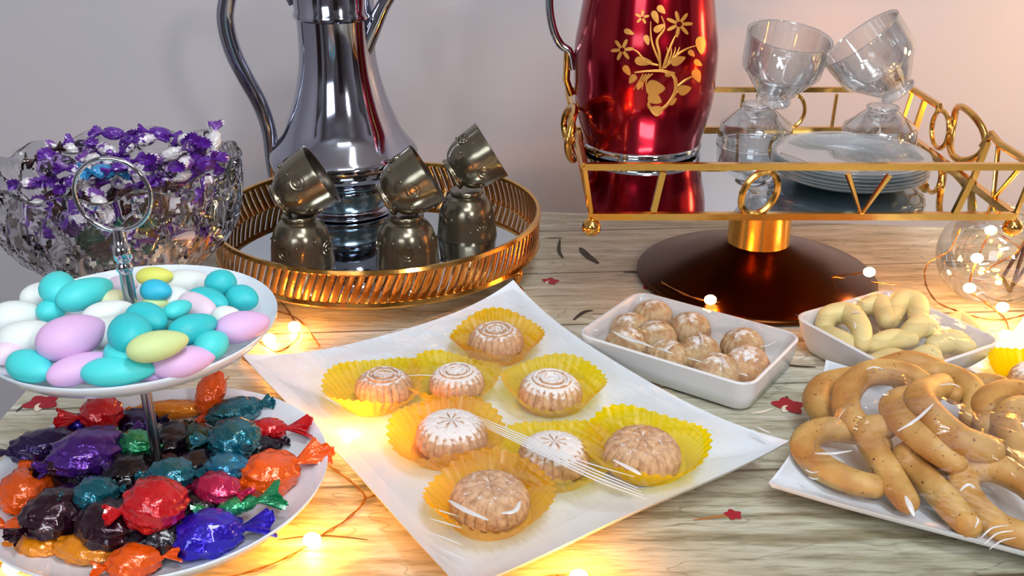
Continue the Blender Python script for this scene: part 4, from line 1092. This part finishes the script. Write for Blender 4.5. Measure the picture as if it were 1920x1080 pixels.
butter([(1668,600,.024),(1690,565,.030),(1718,570,.030),(1722,600,.026)], .0095, 'cookie at the back of its dish glowing orange from the lights')
butter([(1640,648,.025),(1670,638,.026),(1705,636,.026)], .0085, 'short pale cookie lying in the middle front of its dish')
butter([(1702,628,.028),(1725,612,.030),(1745,618,.028)], .0092, 'pale cookie resting across the middle one')
butter([(1752,648,.022),(1785,640,.024),(1812,652,.022)], .0092, 'pale cookie at the right end of its dish')
butter([(1712,676,.022),(1740,666,.024),(1752,676,.022)], .0082, 'small pale cookie at the near corner of its dish')
butter([(1640,680,.022),(1672,672,.022),(1702,680,.020)], .0080, 'pale cookie behind the arched golden ring at the dish\'s near wall')
butter([(1775,612,.018),(1800,602,.018),(1822,618,.018)], .0080, 'shaded cookie at the far right corner of its dish')
b2 = []
for x, y, z in ((1585,600,.036),(1700,580,.037),(1730,615,.037),(1780,645,.0345)):
    q = d2inv @ at(x, y, z); b2.append((q.x, q.y, z, .010))
film_sheet(d2, b2, h2x-.002, h2y-.002, ZR+.0006, .3, M['film'], 40, 40, seed=6, pinch=0)
for pts, r in (([(1596,586,.040),(1606,585,.040),(1614,587,.040)], .0010), ([(1600,602,.039),(1604,608,.039),(1602,616,.039)], .0008), ([(1620,554,.037),(1627,553,.037),(1634,555,.037)], .0008), ([(1726,561,.037),(1732,560,.037),(1738,562,.037)], .0008),
               ([(1848,624,.035),(1858,620,.035),(1866,624,.035)], .0012)): glint(d2, d2inv, pts, r)
# ================================================================ FAIRY LIGHTS
PW_LED = .15
bulb_mesh = None
def string_lights(name, label, wires, bulbs, group=None):
    global bulb_mesh
    s = thing(name, label, 'string lights', (0,0,0))
    for wv in wires:
        P = spline([at(x, y, z) for x, y, z in wv], 8)
        P1 = [p+Vector((.0006*math.sin(i*1.1), .0006*math.cos(i*1.1), .0006)) for i, p in enumerate(P)]
        P2 = [p-Vector((.0006*math.sin(i*1.1), .0006*math.cos(i*1.1), 0)) for i, p in enumerate(P)]
        mo('wire', join(tube(P1, .00045, 5), tube(P2, .00045, 5)), M['wire'], s)
    for x, y, z, pw in bulbs:
        if bulb_mesh is None: o = mo('led_bulb', ball(.0044, n=14, m=10, sca=(1.25,1,1)), M['led'], s); bulb_mesh = o.data
        else: o = link(bpy.data.objects.new('led_bulb', bulb_mesh), s)
        p = at(x, y, z); o.location = p
        l = bpy.data.lights.new('led_light', 'POINT'); l.energy = PW_LED*pw; l.color = (1.0, .29, .012); l.shadow_soft_size = .004
        lo = link(bpy.data.objects.new('led_light', l), s); lo.location = p+Vector((0,-.001,.0065))
    return s
string_lights('fairy_lights', 'copper wire fairy lights winding on the cloth round the left plates and the centre plate',
  [[(-40,1040,.002),(20,1066,.002),(60,1078,.002),(160,1100,.002)], [(200,1110,.002),(430,1082,.002),(540,1045,.002),(590,1012,.003),(650,975,.002),(684,936,.002),(668,912,.002),(640,890,.002),(608,868,.002)],
   [(545,806,.003),(600,812,.003),(650,815,.004),(700,850,.003)], [(684,936,.002),(720,924,.002),(745,920,.002)], [(455,672,.003),(490,700,.004),(520,715,.003),(545,722,.003),(545,806,.003)],
   [(520,560,.006),(545,590,.006),(560,630,.004),(520,660,.003),(480,640,.003),(455,672,.003)], [(430,575,.004),(500,580,.006),(560,600,.006),(600,650,.003)], [(900,1090,.002),(1000,1085,.002),(1080,1078,.002),(1160,1095,.002)]],
  [(585,1012,.006,2.2),(657,822,.006,2.0),(1085,1082,.006,2.2),(22,1062,.006,2.0),(505,635,.006,.9),(552,612,.006,1.0),(552,808,.005,.4)])
string_lights('fairy_lights', 'copper wire fairy lights at the back right, before the pedestal and in the glass vase',
  [[(1240,530,.010),(1290,555,.012),(1335,566,.012),(1400,572,.004),(1500,562,.004),(1530,540,.010),(1560,520,.020),(1600,515,.026),(1630,510,.030)], [(1500,562,.004),(1510,580,.003),(1520,600,.003)], [(1560,520,.020),(1640,530,.006),(1690,535,.004)],
   [(1800,430,.05),(1780,470,.03),(1740,495,.02),(1735,530,.012),(1755,565,.006),(1790,582,.004),(1830,595,.004),(1880,600,.004),(1925,590,.004)], [(1858,432,.060),(1835,480,.045),(1818,540,.030),(1850,570,.010),(1885,600,.004),(1890,632,.006)],
   [(1925,590,.004),(1990,540,.02),(2010,470,.05),(2040,400,.09),(2060,330,.12)], [(1858,432,.060),(1890,450,.060),(1910,470,.05),(1860,500,.04),(1830,520,.03)]],
  [(1332,562,.014,1.0),(1630,510,.030,.35),(1858,432,.060,.5),(1832,484,.045,.5),(1818,540,.030,.5),(1880,576,.016,.5),(1886,628,.008,.35),(2010,470,.05,2),(2060,330,.12,4),(2040,400,.09,2)])  # bulbs past the right frame edge are added to warm the wall
# glass vase with lights at the right
vp = at(1850, 560, 0)
vs = thing('glass_vase', 'rounded clear glass vase holding fairy lights under the raised tray\'s right end', 'vase', (vp.x+.004, vp.y+.012, 0))
prv = [(.0003,.001),(.026,.001),(.040,.010),(.0485,.030),(.048,.050),(.038,.068),(.026,.076),(.025,.082)]
mo('glass_wall', lathe(rs(prv, 4), 64), M['thinglass'], vs)
mo('rim', tube([(.025*math.cos(t*PI/20), .025*math.sin(t*PI/20), .082) for t in range(40)], .0011, 6, True), M['glass'], vs)
# dark wire stand cut by the right edge
ws = thing('dark_wire_stand', 'dark brown twisted wire stand cut off by the right frame edge beside the glass vase', 'stand', at(1893, 552, 0))
wp = at(1893, 552, 0)
for a, b in (((1893,552),(1935,420)), ((1880,520),(1935,430)), ((1893,552),(1880,520)), ((1900,535),(1945,470))):
    y0 = wp.y
    A = aty(a[0], a[1], y0)-wp; B = aty(b[0], b[1], y0+.012)-wp
    A.z = max(A.z, .002)
    mo('wire_leg', tube([A, B], .0017, 7), M['dark_wood'], ws)
